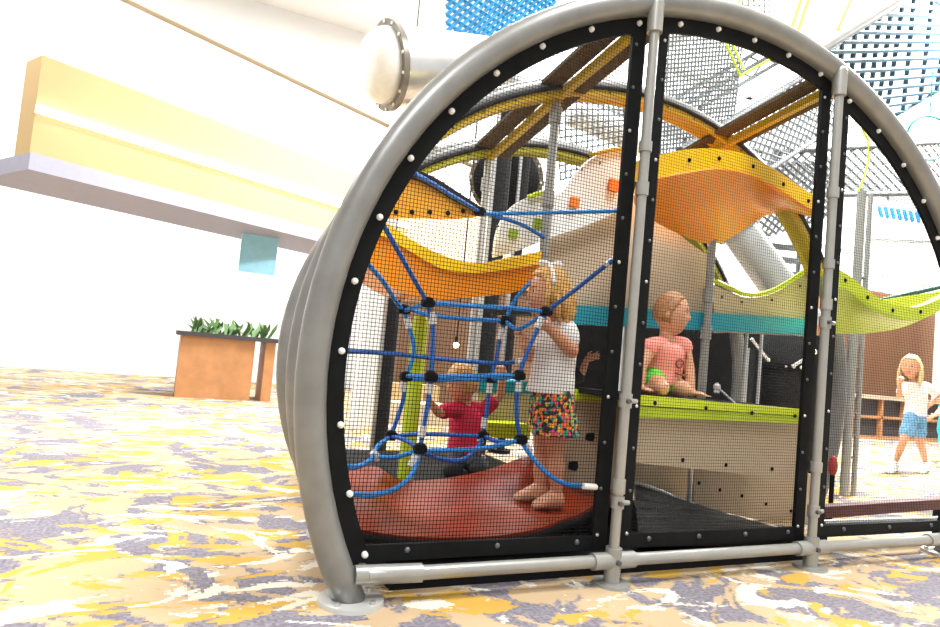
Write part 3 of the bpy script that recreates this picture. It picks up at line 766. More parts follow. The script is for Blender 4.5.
build(MB().cyl(a_,b_,.006,None,8), 'rod', M['sleeve'], t); build(MB().ball(a_,(.02,.02,.024),12,8).cyl(a_-V((0,0,.02)),a_-V((0,0,.034)),.016), 'knob', M['bolt'], t)

# silver tube slide seen above the scooped panel, and the white one far above
def tube_slide(name, pts, r, m, lb, ring=True, catg='slide', rings=None):
    P = cat(pts, 8); t = thing(name, P[-1], lb, catg)
    build(MB().tube(P, r, 32), 'tube', M[m], t, True)
    if ring:
        for k in (rings or (0,)):
            d = (P[min(k+1,len(P)-1)]-P[max(k-1,0)]).normalized()
            f = build(MB().cyl(P[k]-d*.025, P[k]+d*.025, r+.045, None, 36), 'flange', M['bronze'], t)
            up = d.cross(V((0,0,1))).normalized(); vv = d.cross(up)
            for i in range(14):
                q = 2*pi*i/14; p = P[k]+(up*math.cos(q)+vv*math.sin(q))*(r+.025)
                build(MB().cyl(p-d*.035,p+d*.035,.014,None,8), 'bolt', M['bolt'], f)
    return t
tube_slide('tube_slide', [at(722,206,2.3), at(757,256,2.1), at(807,326,1.9)], .16, 'silver', 'silver tube slide running down behind the scooped beige panel', True, 'slide', (4,))
tube_slide('crawl_tube', [at(388,66,3.3), at(440,70,3.35), at(500,76,3.4)], .335, 'steel', 'big silver crawl tube above the left of the hoop')
e = at(388,66,3.3); d_ = (at(388,66,3.3)-at(440,70,3.35)).normalized()
P = [e+d_*.02, e+d_*.1, e+d_*.17, e+d_*.21, e+d_*.22]
o = build(MB().tube(P,[.33,.31,.25,.15,.03],28), 'end_dome', mat('frosted_dome',(.82,.80,.74),.3), COL.objects.get('crawl_tube'), True)
p = at(806,246,3.1); q = at(770,243,3.1)
t = thing('slat_screen', ((p.x+q.x)/2,3.16,0), 'grey slatted screen behind the silver tube slide', 'screen')
for px0, py0, px1, py1 in ((772,243,812,247),(776,256,814,260),(782,270,818,275)):
    a_ = at(px0,py0,3.1); b_ = at(px1,py1,3.1)
    build(MB().prism([a_,b_,b_-V((0,0,.06)),a_-V((0,0,.06))],(0,.06,0)), 'slat', M['greynet'], t)
for xx in (p.x, q.x+.05): build(MB().cyl((xx,3.19,0),(xx,3.19,p.z+.02),.025,None,10), 'upright', M['greynet'], t)
# crawl tube behind the olive rib; dark closed end stands for its shaded mouth
tube_slide('crawl_tube', [at(506,180,3.3), at(508,176,4.2), at(510,170,5.0)], .31, 'dark', 'crawl tube behind the olive rib, closed end coloured dark like a shaded mouth', True, 'slide', (1,))
tube_slide('white_tube', [at(572,112,4.2), at(610,128,4.2), at(655,150,4.2)], .16, 'white', 'white tube sloping down behind the left pole', False)
for xx, yy in ((640,140),(660,150)):
    p_ = at(xx,yy,4.2); build(MB().cyl(p_,(p_.x,p_.y,6.5),.012,None,8), 'hanger', M['steel'], bpy.data.objects['white_tube'])

# ------------------------------------------------------------------ netted tower and bridges above
def net(name, corners, nu, nv, r, m, lb, diag=True, frame=None, catg='net'):
    a_, b_, c_, d_ = corners
    def P(u, v): return a_.lerp(b_, u).lerp(d_.lerp(c_, u), v)
    mb = MB()
    if diag:
        seg = max(nu, nv)
        for i in range(-nv, nu+1):
            for s_ in (1, -1):
                pts = []
                for k in range(nv*2+1):
                    v = k/(nv*2); u = (i+k/2)/nu if s_ > 0 else (i+nv-k/2)/nu
                    if -1e-6 <= u <= 1+1e-6: pts.append(P(u, v))
                if len(pts) > 1: mb.tube([pts[0], pts[-1]], r, 5)
    else:
        for i in range(nu+1): mb.tube([P(i/nu,0), P(i/nu,1)], r, 5)
        for i in range(nv+1): mb.tube([P(0,i/nv), P(1,i/nv)], r, 5)
    ctr = (a_+b_+c_+d_)/4; t = thing(name, (ctr.x,ctr.y,min(p.z for p in corners)), lb, catg)
    build(mb, 'netting', M[m], t, False)
    if frame:
        fr_ = MB()
        for p, q in ((a_,b_),(b_,c_),(c_,d_),(d_,a_)): fr_.cyl(p,q,frame[0],None,10)
        build(fr_, 'frame', M[frame[1]], t)
    return t
def quad(c, Y): return [at(x,y,y_) for (x,y), y_ in zip(c, Y if hasattr(Y,'__len__') else [Y]*4)]
net('tower_net', quad([(446,-60),(552,-60),(556,20),(447,48)],4.0), 12, 13, .022, 'bluenet', 'azure blue net tower wall above the left of the hoop')
t_ = bpy.data.objects['tower_net']
for xx, yy in ((447,-58),(551,-58)):
    p_ = at(xx,yy,4.0); build(MB().cyl(p_,(p_.x,p_.y,6.5),.02,None,8), 'hanger', M['greynet'], t_)
net('bridge_net', quad([(815,62),(915,-12),(1010,48),(885,122)],[2.6,2.6,3.6,3.6]), 8, 7, .03, 'inknet', 'slate blue net bridge at the upper right, seen from below', True, (.02,'inknet'))
net('net_walkway', quad([(775,152),(975,140),(975,192),(775,196)],3.4), 22, 5, .014, 'greynet', 'grey netted walkway behind the right bay', True, (.035,'greynet'))
net('climbing_net', quad([(655,25),(745,20),(730,150),(650,160)],2.6), 26, 30, .0085, 'greynet', 'fine grey climbing net hanging behind the middle bay', False)
net('net_ramp', quad([(680,150),(835,58),(845,120),(700,215)],[2.2,3.2,3.2,2.2]), 22, 8, .012, 'greynet', 'grey net ramp rising behind the yellow roof beam', True, (.03,'greynet'))
net('net_fence', quad([(735,165),(835,160),(835,215),(755,240)],3.0), 12, 8, .016, 'greynet', 'dark grey net fence behind the orange hood', True)
net('side_net', quad([(560,95),(634,100),(634,160),(560,180)],3.2), 14, 12, .008, 'greynet', 'pale grey net behind the left bay top', False)
net('high_net', quad([(690,-30),(770,-30),(770,30),(690,26)],3.6), 14, 10, .008, 'greynet', 'fine grey net hanging above the middle of the hoop', False)
a_ = at(812,56,2.2); b_ = at(940,-22,2.2)
tag(build(MB().cyl(a_,b_,.04,None,16), 'bridge_pipe', M['pipe']), 'thick grey pipe rising from the hoop towards the upper right', 'pipe')
def cords(lst, lb, Y, r=.014):
    mb = MB()
    for pts in lst:
        P = [at(x,y,Y) for x, y in pts]
        if pts[-1][1] < 0: P.append(V((P[-1].x, P[-1].y, 6.5)))
        mb.tube(P, r, 8)
    tag(build(mb, 'lime_rope', M['limerope'], None), lb, 'cord', 'lime cords of the tower')
cords([[(776,56),(740,76),(723,36),(716,-130)]], 'lime cord bent in a V behind the top of the middle net', 1.9, .012)
cords([[(731,40),(744,70)]], 'short lime cord beside the V shaped one', 1.9, .010)
cords([[(737,12),(744,-15)]], 'lime cord above the top of the hoop, first from the left pole', 2.5, .016)
cords([[(790,34),(806,-15)]], 'lime cord above the hoop, left one of the slanting pair', 2.5, .020)
cords([[(797,34),(814,-15)]], 'lime cord above the hoop, right one of the slanting pair', 2.5, .020)
cords([[(838,30),(858,-15)]], 'lime cord crossing behind the thick grey pipe', 2.8, .018)
cords([[(862,128),(868,140),(869,158),(864,178),(858,192)]], 'lime loop hanging inside the right bay', 1.3, .008)
# ceiling trusses
for k, (x0_, y0_, x1_, y1_) in enumerate(((815,22,860,10),(806,36,872,4),(700,108,800,50),(660,120,760,62))):
    a_ = at(x0_,y0_,6.0); b_ = at(x1_,y1_,6.0)
    t = thing('roof_truss', a_, ('thin white truss at the top, left of the thick grey pipe','second thin truss at the top, crossing the first','grey truss seen through the middle bay top','grey truss nearest the left pole top')[k], 'truss', 'roof trusses of the hall')
    off = V((0,0,.22))
    build(MB().cyl(a_,b_,.03,None,8), 'chord', M['greynet'], t); build(MB().cyl(a_+off,b_+off,.03,None,8), 'chord', M['greynet'], t)
    w = MB()
    for i in range(8): w.cyl(a_.lerp(b_,i/8)+(off if i % 2 else V()), a_.lerp(b_,(i+1)/8)+(V() if i % 2 else off), .015, None, 6)
    build(w, 'webbing', M['greynet'], t)
# turquoise ring hanging right
c = at(929,138,2.6); R_ = (at(929,116,2.6)-c).length
ring = [c+(FLAT_R*math.cos(2*pi*i/40)+V((0,0,1))*math.sin(2*pi*i/40))*R_ for i in range(40)]
t = thing('hanging_ring', c-V((0,0,R_)), 'thin turquoise ring hanging at the right above the hoop', 'ring')
build(MB().tube(ring,.013,8,True), 'ring', M['teal_pipe'], t, True)
build(MB().cyl(c+V((0,0,R_)), c+V((0,0,R_+.55)), .007, None, 8), 'hanger', M['teal_pipe'], t)
# white wall board with slanting azure strokes
p0 = at(866,196,4.4); p1 = at(960,292,4.4)
t = thing('wall_board', ((p0.x+p1.x)/2,4.45,p1.z), 'white board with slanting azure strokes behind the lime wave', 'board')
build(MB().box((p0.x,4.4,p1.z),(p1.x,4.46,p0.z)), 'board', M['wall'], t)
for k in range(9):
    x = 877+k*6.2; y = 206+k*.9
    q = [at(x,y,4.395),at(x+3.6,y,4.395),at(x+6.4,y+11,4.395),at(x+3,y+11,4.395)]
    build(MB().prism(q,(0,-.01,0)), 'stroke', M['bluesign'], t)
a_ = at(866,238,4.39); b_ = at(960,242,4.39); build(MB().prism([a_,b_,b_-V((0,0,.02)),a_-V((0,0,.02))],(0,-.01,0)), 'seam', M['greynet'], t)

# ------------------------------------------------------------------ blue rope net
YN, YB = .36, .62
ropes = thing('rope_net', (at(460,420,.5).x,.5,at(460,495,.5).z), 'blue rope climbing net with black joints and pale ferrules', 'climbing net')
def rope(pts, m='rope', r=.0098):
    P = cat([at(x,y,Y) for x, y, Y in pts], 5); build(MB().tube(P, r, 9), 'rope', M[m], ropes, True)
def joint(x, y, Y):
    p = at(x,y,Y); build(MB().cyl(p-V((0,0,.018)),p+V((0,0,.018)),.022,None,14).ball(p+V((0,0,.018)),(.022,.022,.008)).cyl(p-V((.026,0,0)),p+V((.026,0,0)),.016,None,10), 'joint', M['black'], ropes)
def ferrule(x0, y0, x1, y1, Y): build(MB().cyl(at(x0,y0,Y), at(x1,y1,Y), .0155 if Y > .1 else .0125, None, 12), 'ferrule', M['sleeve'], ropes)
N, B_ = YN, YB
rope([(380,219,.03),(402,258,.18),(420,290,N-.03),(428,303,N)])
rope([(366,262,.12),(382,280,.3),(397,303,B_-.05),(404,310,B_)], 'rope2')
rope([(404,311,B_),(416,307,.5),(428,304,N)], 'rope2'); rope([(409,309,B_),(430,315,B_-.03),(470,319,B_),(505,321,B_)], 'rope2')
rope([(428,303,N),(470,306,N),(510,308,N),(546,312,N)], 'rope2')
rope([(546,312,N),(575,290,.25),(600,270,.1),(612,261,.03)]); ferrule(606,265,615,258,.05)
rope([(505,321,B_),(512,305,B_),(522,291,B_),(545,268,.7)], 'rope2')
rope([(505,321,B_),(517,329,.5),(530,323,.42),(546,313,N)], 'rope2')
rope([(480,212,.7),(520,224,.72),(548,240,.74)]); rope([(480,214,.7),(540,213,.6),(622,211,.3)], 'rope2'); rope([(412,172,.3),(430,182,.45),(456,198,.6),(480,212,.7)])
joint(480,212,.7)
rope([(404,311,B_),(410,330,B_),(414,352,B_),(406,377,B_)], 'rope2'); ferrule(407,318,409,328,B_)
rope([(428,304,N),(433,330,N),(432,355,N),(431,377,N)]); ferrule(432,312,433,324,N)
rope([(406,377,B_),(403,400,B_),(395,425,B_),(391,436,B_)]); ferrule(404,382,403,392,B_)
rope([(431,377,N),(428,402,N),(423,432,N),(420,449,N)]); ferrule(430,384,429,394,N); ferrule(424,426,421,437,N)
rope([(505,321,B_),(500,340,B_),(496,360,B_),(491,378,B_)]); ferrule(502,328,499,340,B_)
rope([(491,378,B_),(488,400,B_),(486,418,B_),(483,434,B_)]); ferrule(490,383,489,393,B_); ferrule(485,418,484,428,B_)
rope([(546,312,N),(535,335,N),(525,358,N),(519,376,N)]); ferrule(542,318,537,328,N)
rope([(519,376,N),(517,395,N),(517,420,N),(521,440,N)]); ferrule(519,382,518,392,N); ferrule(525,444,530,452,N)
rope([(342,351,.03),(370,352,.3),(405,355,.5),(450,360,B_),(492,363,B_),(519,362,.6)]); ferrule(516,362,524,360,.55)
rope([(406,376,B_),(418,376,.5),(431,377,N)], 'rope2'); rope([(431,377,N),(470,376,N),(519,375,N)], 'rope2'); rope([(406,379,B_),(440,380,B_),(491,379,B_)], 'rope2')
rope([(491,379,B_),(505,378,.5),(519,376,N)], 'rope2')
rope([(391,436,B_),(430,434,B_),(483,436,B_)]); rope([(483,436,B_),(500,442,.5),(521,441,N)]); rope([(391,436,B_),(405,440,.5),(420,449,N)])
rope([(420,451,N),(450,450,N),(485,448,N),(521,440,N)], 'rope2')
rope([(391,436,B_),(378,446,.55),(372,458,.4),(360,466,.2),(348,467,.03)], 'rope2'); rope([(376,457,.45),(395,457,.4),(420,450,N)], 'rope2')
rope([(420,451,N),(412,474,.3),(395,489,.18),(372,495,.08),(352,494,.03)], 'rope2'); ferrule(416,455,411,466,.34); ferrule(372,452,379,459,.45)
rope([(483,436,B_),(478,447,.58),(464,459,.55),(445,460,.5),(420,452,N)]); ferrule(483,434,480,442,B_)
rope([(521,441,N),(531,456,.32),(548,474,.22),(566,484,.12),(588,486,.03)], 'rope2'); ferrule(583,486,596,487,.02)
for x, y, Y in ((428,303,N),(546,312,N),(431,377,N),(519,376,N),(420,449,N),(521,440,N),(404,310,B_),(505,321,B_),(406,377,B_),(491,379,B_),(391,436,B_),(483,436,B_)): joint(x,y,Y)
#PEOPLE
# ------------------------------------------------------------------ people
DG = bpy.context.evaluated_depsgraph_get
def fuse(mb, name, voxel, smooth, origin):
    """one continuous surface out of overlapping volumes"""
    me = mb.mesh('tmp', V(origin)); o = bpy.data.objects.new('tmp', me); COL.objects.link(o)
    r = o.modifiers.new('r', 'REMESH'); r.mode = 'VOXEL'; r.voxel_size = voxel
    s = o.modifiers.new('s', 'SMOOTH'); s.factor = .5; s.iterations = smooth
    bpy.context.view_layer.update()
    res = bpy.data.meshes.new_from_object(o.evaluated_get(DG())); res.name = name
    bpy.data.objects.remove(o); res.shade_smooth(); return res
def fused_obj(mb, name, m, parent, voxel=.005, smooth=3):
    me = fuse(mb, name, voxel, smooth, ORG[parent]); o = bpy.data.objects.new(name, me); COL.objects.link(o)
    o.parent = parent; ORG[o] = ORG[parent]; me.materials.clear(); me.materials.append(m); return o
def head_pt(x, y, z, H):
    """surface of a child's head for a unit direction (x side, y front, z up)"""
    g = lambda a, s: math.exp(-(a/s)**2)
    px, py, pz = x*.365*H, y*.385*H, z*.5*H
    if z < 0:
        px *= 1-.26*(-z)**1.6
        if y < 0: py *= 1-.35*(-z)
        else: py *= 1-.06*(-z)
    if y > 0:
        d = .078*H*g(x,.11)*g(z+.14,.12)                 # nose
        d += .02*H*g(x,.07)*g(z-.04,.14)                 # bridge
        d -= .030*H*(g(x-.33,.14)+g(x+.33,.14))*g(z-.06,.11)
        d += .020*H*(g(x-.42,.25)+g(x+.42,.25))*g(z+.30,.25)
        d += .030*H*g(x,.20)*g(z+.43,.055)+.028*H*g(x,.18)*g(z+.55,.05)-.012*H*g(x,.22)*g(z+.49,.025)
        d += .030*H*g(x,.25)*g(z+.80,.16)
        d += .015*H*g(z-.45,.3)
        py += d*min(1, y*2)
    return px, py, pz
class Frame:
    def __init__(s, c, F, U):
        s.c = V(c); s.F = V(F).normalized(); s.S = V(U).cross(s.F).normalized(); s.U = s.F.cross(s.S).normalized()
    def __call__(s, x, y, z): return s.c+s.S*x+s.F*y+s.U*z
def head(mb, fr, H):
    n, m = 48, 36; vs = []; fs = []
    for i in range(m+1):
        t = pi*i/m
        for j in range(n):
            q = 2*pi*j/n; vs.append(fr(*head_pt(math.sin(t)*math.cos(q), math.sin(t)*math.sin(q), math.cos(t), H)))
    for i in range(m):
        for j in range(n): fs.append((i*n+j, (i+1)*n+j, (i+1)*n+(j+1) % n, i*n+(j+1) % n))
    mb.add(vs, fs)
    rot = Matrix((fr.S, fr.F, fr.U)).transposed()
    for s_ in (-1, 1): mb.ball(fr(s_*.365*H, -.03*H, -.04*H), (.03*H, .055*H, .085*H), 12, 8, rot)
def hair_shell(mb, fr, H, keep, k0=1.0, k1=1.09, lump=.02):
    n, m = 44, 32; Q = []; idx = {}
    def d(i, j):
        t = pi*i/m; q = 2*pi*j/n; return math.sin(t)*math.cos(q), math.sin(t)*math.sin(q), math.cos(t)
    for i in range(m):
        for j in range(n):
            x, y, z = d(i+.5, j+.5)
            if keep(x, y, z): Q.append(((i,j),(i+1,j),(i+1,(j+1) % n),(i,(j+1) % n)))
    V0 = []; V1 = []
    for q in Q:
        for k in q:
            if k not in idx:
                idx[k] = len(V0); x, y, z = d(*k); p = V((x*.365*H, y*.395*H, z*.5*H))
                if z < 0: p.x *= 1-.26*(-z)**1.6
                w = 1+lump*math.sin(7*math.atan2(x, -y)+z*5)+lump*.6*math.sin(17*math.atan2(x, -y)+z*3)
                V0.append(fr(*(p*k0*.97))); V1.append(fr(*(p*k1*w)))
    N = len(V0); fs = []; E = {}
    for q in Q:
        a = [idx[k] for k in q]; fs.append(tuple(N+i for i in a)); fs.append(tuple(reversed(a)))
        for u, v in zip(a, a[1:]+a[:1]): E[(u,v)] = 1
    for (u, v) in E:
        if (v, u) not in E: fs.append((u, v, N+v, N+u))
    mb.add(V0+V1, fs)
def locks(mb, fr, H, dirs, length, r, seed=1, flare=.12, down=None):
    rd = random.Random(seed); dn = down or V((0,0,-1))
    for (x, y, z) in dirs:
        l = V((x,y,z)).normalized(); p0 = fr(l.x*.38*H, l.y*.41*H, l.z*.52*H)
        out = (fr.S*l.x+fr.F*l.y); out = out.normalized() if out.length > 1e-4 else V((0,0,0))
        side = out.cross(V((0,0,1)))
        L = length*rd.uniform(.85,1.1)*H; pts = [p0]
        ph = rd.uniform(0, 6)
        for k in range(1, 6):
            t = k/5
            pts.append(p0+dn*L*t+out*(flare*H*math.sin(pi*min(1,t*1.15)))+side*(.03*H*math.sin(ph+5*t)))
        mb.tube(cat(pts, 3), resamp1([r*H*.8, r*H, r*H, r*H*.95, r*H*.75, r*H*.25], 3), 7)
def hand(mb, w, D, Np, hs, curl=.5, side=1, spread=.10, thumb=.6):
    """palm, four unequal bent fingers and a thumb leaving the side of the palm. w wrist, D finger direction, Np palm normal"""
    D = D.normalized(); Np = (Np-D*Np.dot(D)).normalized(); T = D.cross(Np).normalized()*side
    rings = []
    for t, wd, th in ((-.06,.15,.12),(.08,.19,.13),(.28,.225,.125),(.46,.22,.105),(.54,.19,.08)):
        rings.append((w+D*hs*t, T*hs*wd, Np*hs*th))
    mb.loft(rings)
    for i, ln in enumerate((.40,.46,.43,.33)):
        o = (1.5-i)*.115; b = w+D*hs*(.46-.02*abs(i-1))+T*hs*o
        dv = (D+T*spread*(1.5-i)).normalized(); pts = [b]; a = 0
        for s_ in (.42,.33,.25):
            a += curl; pts.append(pts[-1]+(dv*math.cos(a)+Np*math.sin(a))*hs*ln*s_)
        mb.tube(cat(pts,3), resamp1([.055*hs,.053*hs,.048*hs,.038*hs],3), 8); mb.ball(pts[-1], .038*hs, 8, 6)
    b = w+D*hs*.12+T*hs*.16; p1 = b+(D*.55+T*.75).normalized()*hs*.18; p2 = p1+(D*.9+T*.25+Np*thumb).normalized()*hs*.15; p3 = p2+(D*.9-T*.1+Np*thumb).normalized()*hs*.12
    mb.tube(cat([b,p1,p2,p3],3), resamp1([.075*hs,.062*hs,.054*hs,.042*hs],3), 8); mb.ball(p3,.042*hs,8,6)
def foot(mb, ank, toe, k, lift=0, fat=1.):
    d = toe-ank; d.z = 0; L = d.length; d = d.normalized(); s_ = d.cross(V((0,0,1)))
    up = V((0,0,1)); base = V((ank.x, ank.y, toe.z))
    rings = []
    for t, wd, hh in ((-.30,.018,.02),(-.22,.03,.040),(0,.034,.050),(.35,.036,.040),(.65,.040,.028),(.88,.034,.020),(1.0,.016,.010)):
        rings.append((base+d*L*t+up*hh*k*fat, s_*wd*k*fat, up*hh*k*fat))
    mb.loft(rings)
def pt(px, py, Y, near=0.):
    p = at(px, py, Y); return p-(p-CAM).normalized()*near

def torso_rings(S, grow=0., lo=0, hi=None):
    k = S['k']; U = [S['pelvis'], S['waist'], S['chest'], S['sh'], S['neck']]
    sv = S['Sv']; fv = S['Fv']
    R_ = [(U[0]-(U[1]-U[0])*.45, .080, .070), (U[0], .100, .085), (U[0].lerp(U[1],.6), .096, .086), (U[1], .092, .084), (U[1].lerp(U[2],.6), .100, .084), (U[2], .104, .080), (U[2].lerp(U[3],.6), .098, .068), (U[3], .078, .052), (U[4], .042, .044)]
    R_ = R_[lo:hi]
    return [(c, sv*(a*k+grow), fv*(b*k+grow)) for c, a, b in R_]
def person(label, S, group=None, voxel=.0048):
    k = S['k']; H = S['H']; fr = Frame(S['head'], S['F'], S.get('U', V((0,0,1))))
    base = S['base']; mb = MB()
    head(mb, fr, H)
    mb.tube([S['neck']-(fr.c-S['neck'])*.25, S['neck'].lerp(fr(0,-.08*H,-.3*H),.6), fr(0,-.08*H,-.2*H)], [.042*k,.038*k,.042*k], 14)
    mb.loft(torso_rings(S))
    for s_ in ('L','R'):
        sh, el, wr = S['sh'+s_], S['el'+s_], S['wr'+s_]
        mb.limb([S['sh'].lerp(sh,.55), sh, sh.lerp(el,.5), el, el.lerp(wr,.4), wr], [q_*k*S.get('lf',1.) for q_ in (.036,.036,.033,.027,.027,.0195)])
        hd = S['hand'+s_]; hand(mb, wr, hd[0], hd[1], .118*k, hd[2], hd[3])
        if 'hip'+s_ in S:
            hp, kn, an, to = S['hip'+s_], S['kn'+s_], S['an'+s_], S['to'+s_]
            mb.limb([hp, hp.lerp(kn,.5), kn, kn.lerp(an,.35), an], [.064*k,.056*k,.041*k,.042*k,.026*k])
            foot(mb, an, to, k)
    me = fuse(mb, 'person', voxel, 3, base)
    o = bpy.data.objects.new('person', me); COL.objects.link(o); o.location = base; ORG[o] = V(base); tag(o, label, 'person', group)
    me.materials.clear(); me.materials.append(M['skin']); me.materials.append(M['lips'])
    lp = fr(0,.405*H,-.245*H)-V(base)
    for p in me.polygons:
        d = p.center-lp
        if abs(d.dot(fr.S)) < .085*H and abs(d.dot(fr.U)) < .034*H and abs(d.dot(fr.F)) < .09*H: p.material_index = 1
    for s_ in (-1, 1):
        x, y, z = .33, .93, .05; p = V(head_pt(x, y, z, H)); e = fr(s_*p.x, p.y-.012*H, p.z)
        eb = build(MB().ball(e, (.052*H,.03*H,.040*H), 14, 10, Matrix((fr.S, fr.F, fr.U)).transposed()), 'eye', M['eyew'], o, True)
        build(MB().ball(e+fr.F*.020*H, (.032*H,.016*H,.034*H), 12, 8, Matrix((fr.S, fr.F, fr.U)).transposed()), 'iris', M['eye'], eb, True)
        b = [V(head_pt(s_*xx, math.sqrt(max(0,1-xx*xx-zz*zz)), zz, H)) for xx, zz in ((.18,.19),(.33,.235),(.50,.19))]
        build(MB().tube([fr(q.x, q.y+.004*H, q.z) for q in b], [.008*H,.012*H,.006*H], 6), 'eyebrow', S['hairm'], o, True)
    return o, fr
def sleeve(mb, S, s_, t, grow):
    k = S['k']; sh, el = S['sh'+s_], S['el'+s_]
    lf = S.get('lf',1.); mb.limb([S['sh'].lerp(sh,.4), sh, sh.lerp(el,t)], [.045*k*lf+grow, .043*k*lf+grow, .041*k*lf+grow])
def leg_cover(mb, S, s_, t, grow, low=0.):
    k = S['k']; hp, kn, an = S['hip'+s_], S['kn'+s_], S['an'+s_]
    if t <= 1: mb.limb([hp, hp.lerp(kn,t*.5), hp.lerp(kn,t)], [.068*k+grow,.062*k+grow,.055*k+grow+low])
    else: mb.limb([hp, kn, kn.lerp(an,t-1)], [.066*k+grow,.048*k+grow,.042*k+grow])

L_, R_ = FLAT_R*-1, FLAT_R     # picture left / right on the ground plane
UP = V((0,0,1))
# --- girl standing on the rubber floor, in profile to the left
Y0 = .55
S = dict(H=.255, k=.98, lf=1.22, head=pt(549,294,Y0), F=L_*.97+TOW*.22+UP*-.03, hairm=M['blonde'])
S.update(neck=pt(558,322,Y0), sh=pt(559,329,Y0), chest=pt(556,345,Y0), waist=pt(553,370,Y0), pelvis=pt(552,393,Y0), Sv=TOW, Fv=L_*1.14)
S.update(shL=pt(566,331,Y0,.085), elL=pt(572,351,Y0,.14), wrL=pt(550,329,Y0,.17), shR=pt(551,333,Y0,-.085), elR=pt(533,357,Y0,-.10), wrR=pt(525,344,Y0,-.02))
S['handL'] = (L_*.8+UP*.45, L_*.3+TOW*-.8, .75, -1); S['handR'] = (L_*.35+UP*.9, L_*.8+TOW*.3, .8, 1)
gz = mat_z(*pt(545,503,Y0).xy)
def onmat(px, Y, near=0):
    p = pt(px,500,Y,near); return V((p.x,p.y,mat_z(p.x,p.y)))
for s_, nr, hx, kx, ax, tx in (('L',.045,557,556,556,533),('R',-.045,546,542,539,514)):
    a_ = onmat(ax,Y0,nr); t_ = onmat(tx,Y0,nr); t_.z = max(t_.z, a_.z-.02)
    S['hip'+s_] = pt(hx,402,Y0,nr); S['kn'+s_] = pt(kx,455,Y0,nr); S['an'+s_] = a_+UP*.055; S['to'+s_] = V((t_.x,t_.y,a_.z+.004))
S['base'] = onmat(548,Y0)
girl, fr = person('girl with golden blonde hair in a white shirt and floral skirt, standing holding the rope', S)
mb = MB().loft(torso_rings(S,.010,1,8)); mb.loft([(S['sh'],TOW*.085,L_*.062),(S['neck']+UP*-.004,TOW*.054,L_*.054)])
for s_ in 'LR': sleeve(mb, S, s_, .42, .006)
hem = S['pelvis']+UP*.0; mb.loft([(hem+L_*.014,TOW*.118,L_*.116),(S['waist'],TOW*.106,L_*.098)])
fused_obj(mb, 'shirt', M['tee'], girl, .006, 4)
wz = pt(552,386,Y0); hm = pt(553,433,Y0); rings = []
for i in range(9):
    t = i/8; c = wz.lerp(hm, t); rings.append((c, TOW*(.108+.035*t), L_*(.100+.022*t)))
mbk = MB(); n = 40; vs = []; fs = []
for i in range(9):
    c, a_, b_ = rings[i]
    for j in range(n):
        q = 2*pi*j/n; w_ = 1+.05*(i/8)*math.sin(9*q); vs.append(c+a_*math.cos(q)*w_+b_*math.sin(q)*w_+UP*(.006*math.sin(9*q+1) if i == 8 else 0))
for i in range(8):
    for j in range(n): fs.append((i*n+j, i*n+(j+1) % n, (i+1)*n+(j+1) % n, (i+1)*n+j))
fs += [tuple(range(n-1,-1,-1)), tuple(8*n+j for j in range(n))]
build(mbk.add(vs, fs), 'skirt', M['floral'], girl, 50)
for s_ in 'LR':
    m_ = MB(); foot(m_, S['an'+s_], S['to'+s_]-UP*.002, .95, 0, 1.0); fused_obj(m_, 'shoe', M['shoe'], girl, .004, 2)
mb = MB(); hair_shell(mb, fr, .255, lambda x,y,z: (y < .22+.6*max(0,z) and z > -.55+.5*max(0,y)) or z > .60, 1.0, 1.10)
rd = random.Random(3); dirs = []
for i in range(60):
    q = rd.uniform(-.15*pi, 1.15*pi); z = rd.uniform(-.25,.55); x, y = math.cos(q), -math.sin(q)
    dirs.append((x*math.sqrt(1-z*z), y*math.sqrt(1-z*z), z))
locks(mb, fr, .25, dirs, .54, .055, 5, .07, (UP*-1+R_*.12))
build(mb, 'hair', M['blonde'], girl, True)
c = fr(0,.0,.545*.25)
bw = MB()
for s_ in (-1,1): bw.ball(c+fr.F*s_*.035+UP*.008, (.03,.018,.02), 12, 8, Matrix((fr.F, fr.S, fr.U)).transposed())
bw.ball(c+UP*.004, .014); bw.tube([fr(.40*.25*math.sin(q)*1.10, .06*.25, .5*.25*math.cos(q)*1.12) for q in [(-1.3+2.6*i/20) for i in range(21)]], .010, 8)
build(bw, 'hair_bow', M['tee'], girl, True)

# --- toddler kneeling on the lime deck
Y0 = .56
def deck_z(x): s_ = (x-d0.x)/(d1.x-d0.x); return d0.z+(d1.z-d0.z)*s_
f2 = (R_*.72+TOW*.55).normalized(); s2 = UP.cross(f2)
S = dict(H=.235, k=.92, lf=1.12, head=pt(671,314,Y0), F=R_*.90+TOW*.38+UP*-.02, hairm=M['reddish'])
S.update(neck=pt(667,338,Y0), sh=pt(667,344,Y0), chest=pt(667,353,Y0), waist=pt(664,371,Y0), pelvis=pt(660,384,Y0), Sv=s2, Fv=f2)
S.update(shL=pt(683,346,Y0,.02), elL=pt(689,368,Y0,.08), shR=pt(650,347,Y0,.03), elR=pt(641,368,Y0,.08))
x = pt(691,394,Y0,.16); S['wrL'] = V((x.x,x.y,deck_z(x.x)+.03)); x = pt(640,392,Y0,.12); S['wrR'] = V((x.x,x.y,deck_z(x.x)+.03))
S['handL'] = (R_*.9+TOW*.35, -UP, .12, 1); S['handR'] = (R_*.3+TOW*.9, -UP, .1, -1)
for s_, hx, kx, kn_, ax in (('L',666,684,.14,655),('R',653,662,.20,640)):
    kp = pt(kx,388,Y0,kn_); ap = pt(ax,390,Y0,-.06)
    S['hip'+s_] = pt(hx,380,Y0,.02); S['kn'+s_] = V((kp.x,kp.y,deck_z(kp.x)+.040)); S['an'+s_] = V((ap.x,ap.y,deck_z(ap.x)+.03)); S['to'+s_] = V((ap.x,ap.y,deck_z(ap.x)))+L_*.07
x = pt(664,392,Y0,.05); S['base'] = V((x.x,x.y,deck_z(x.x)))
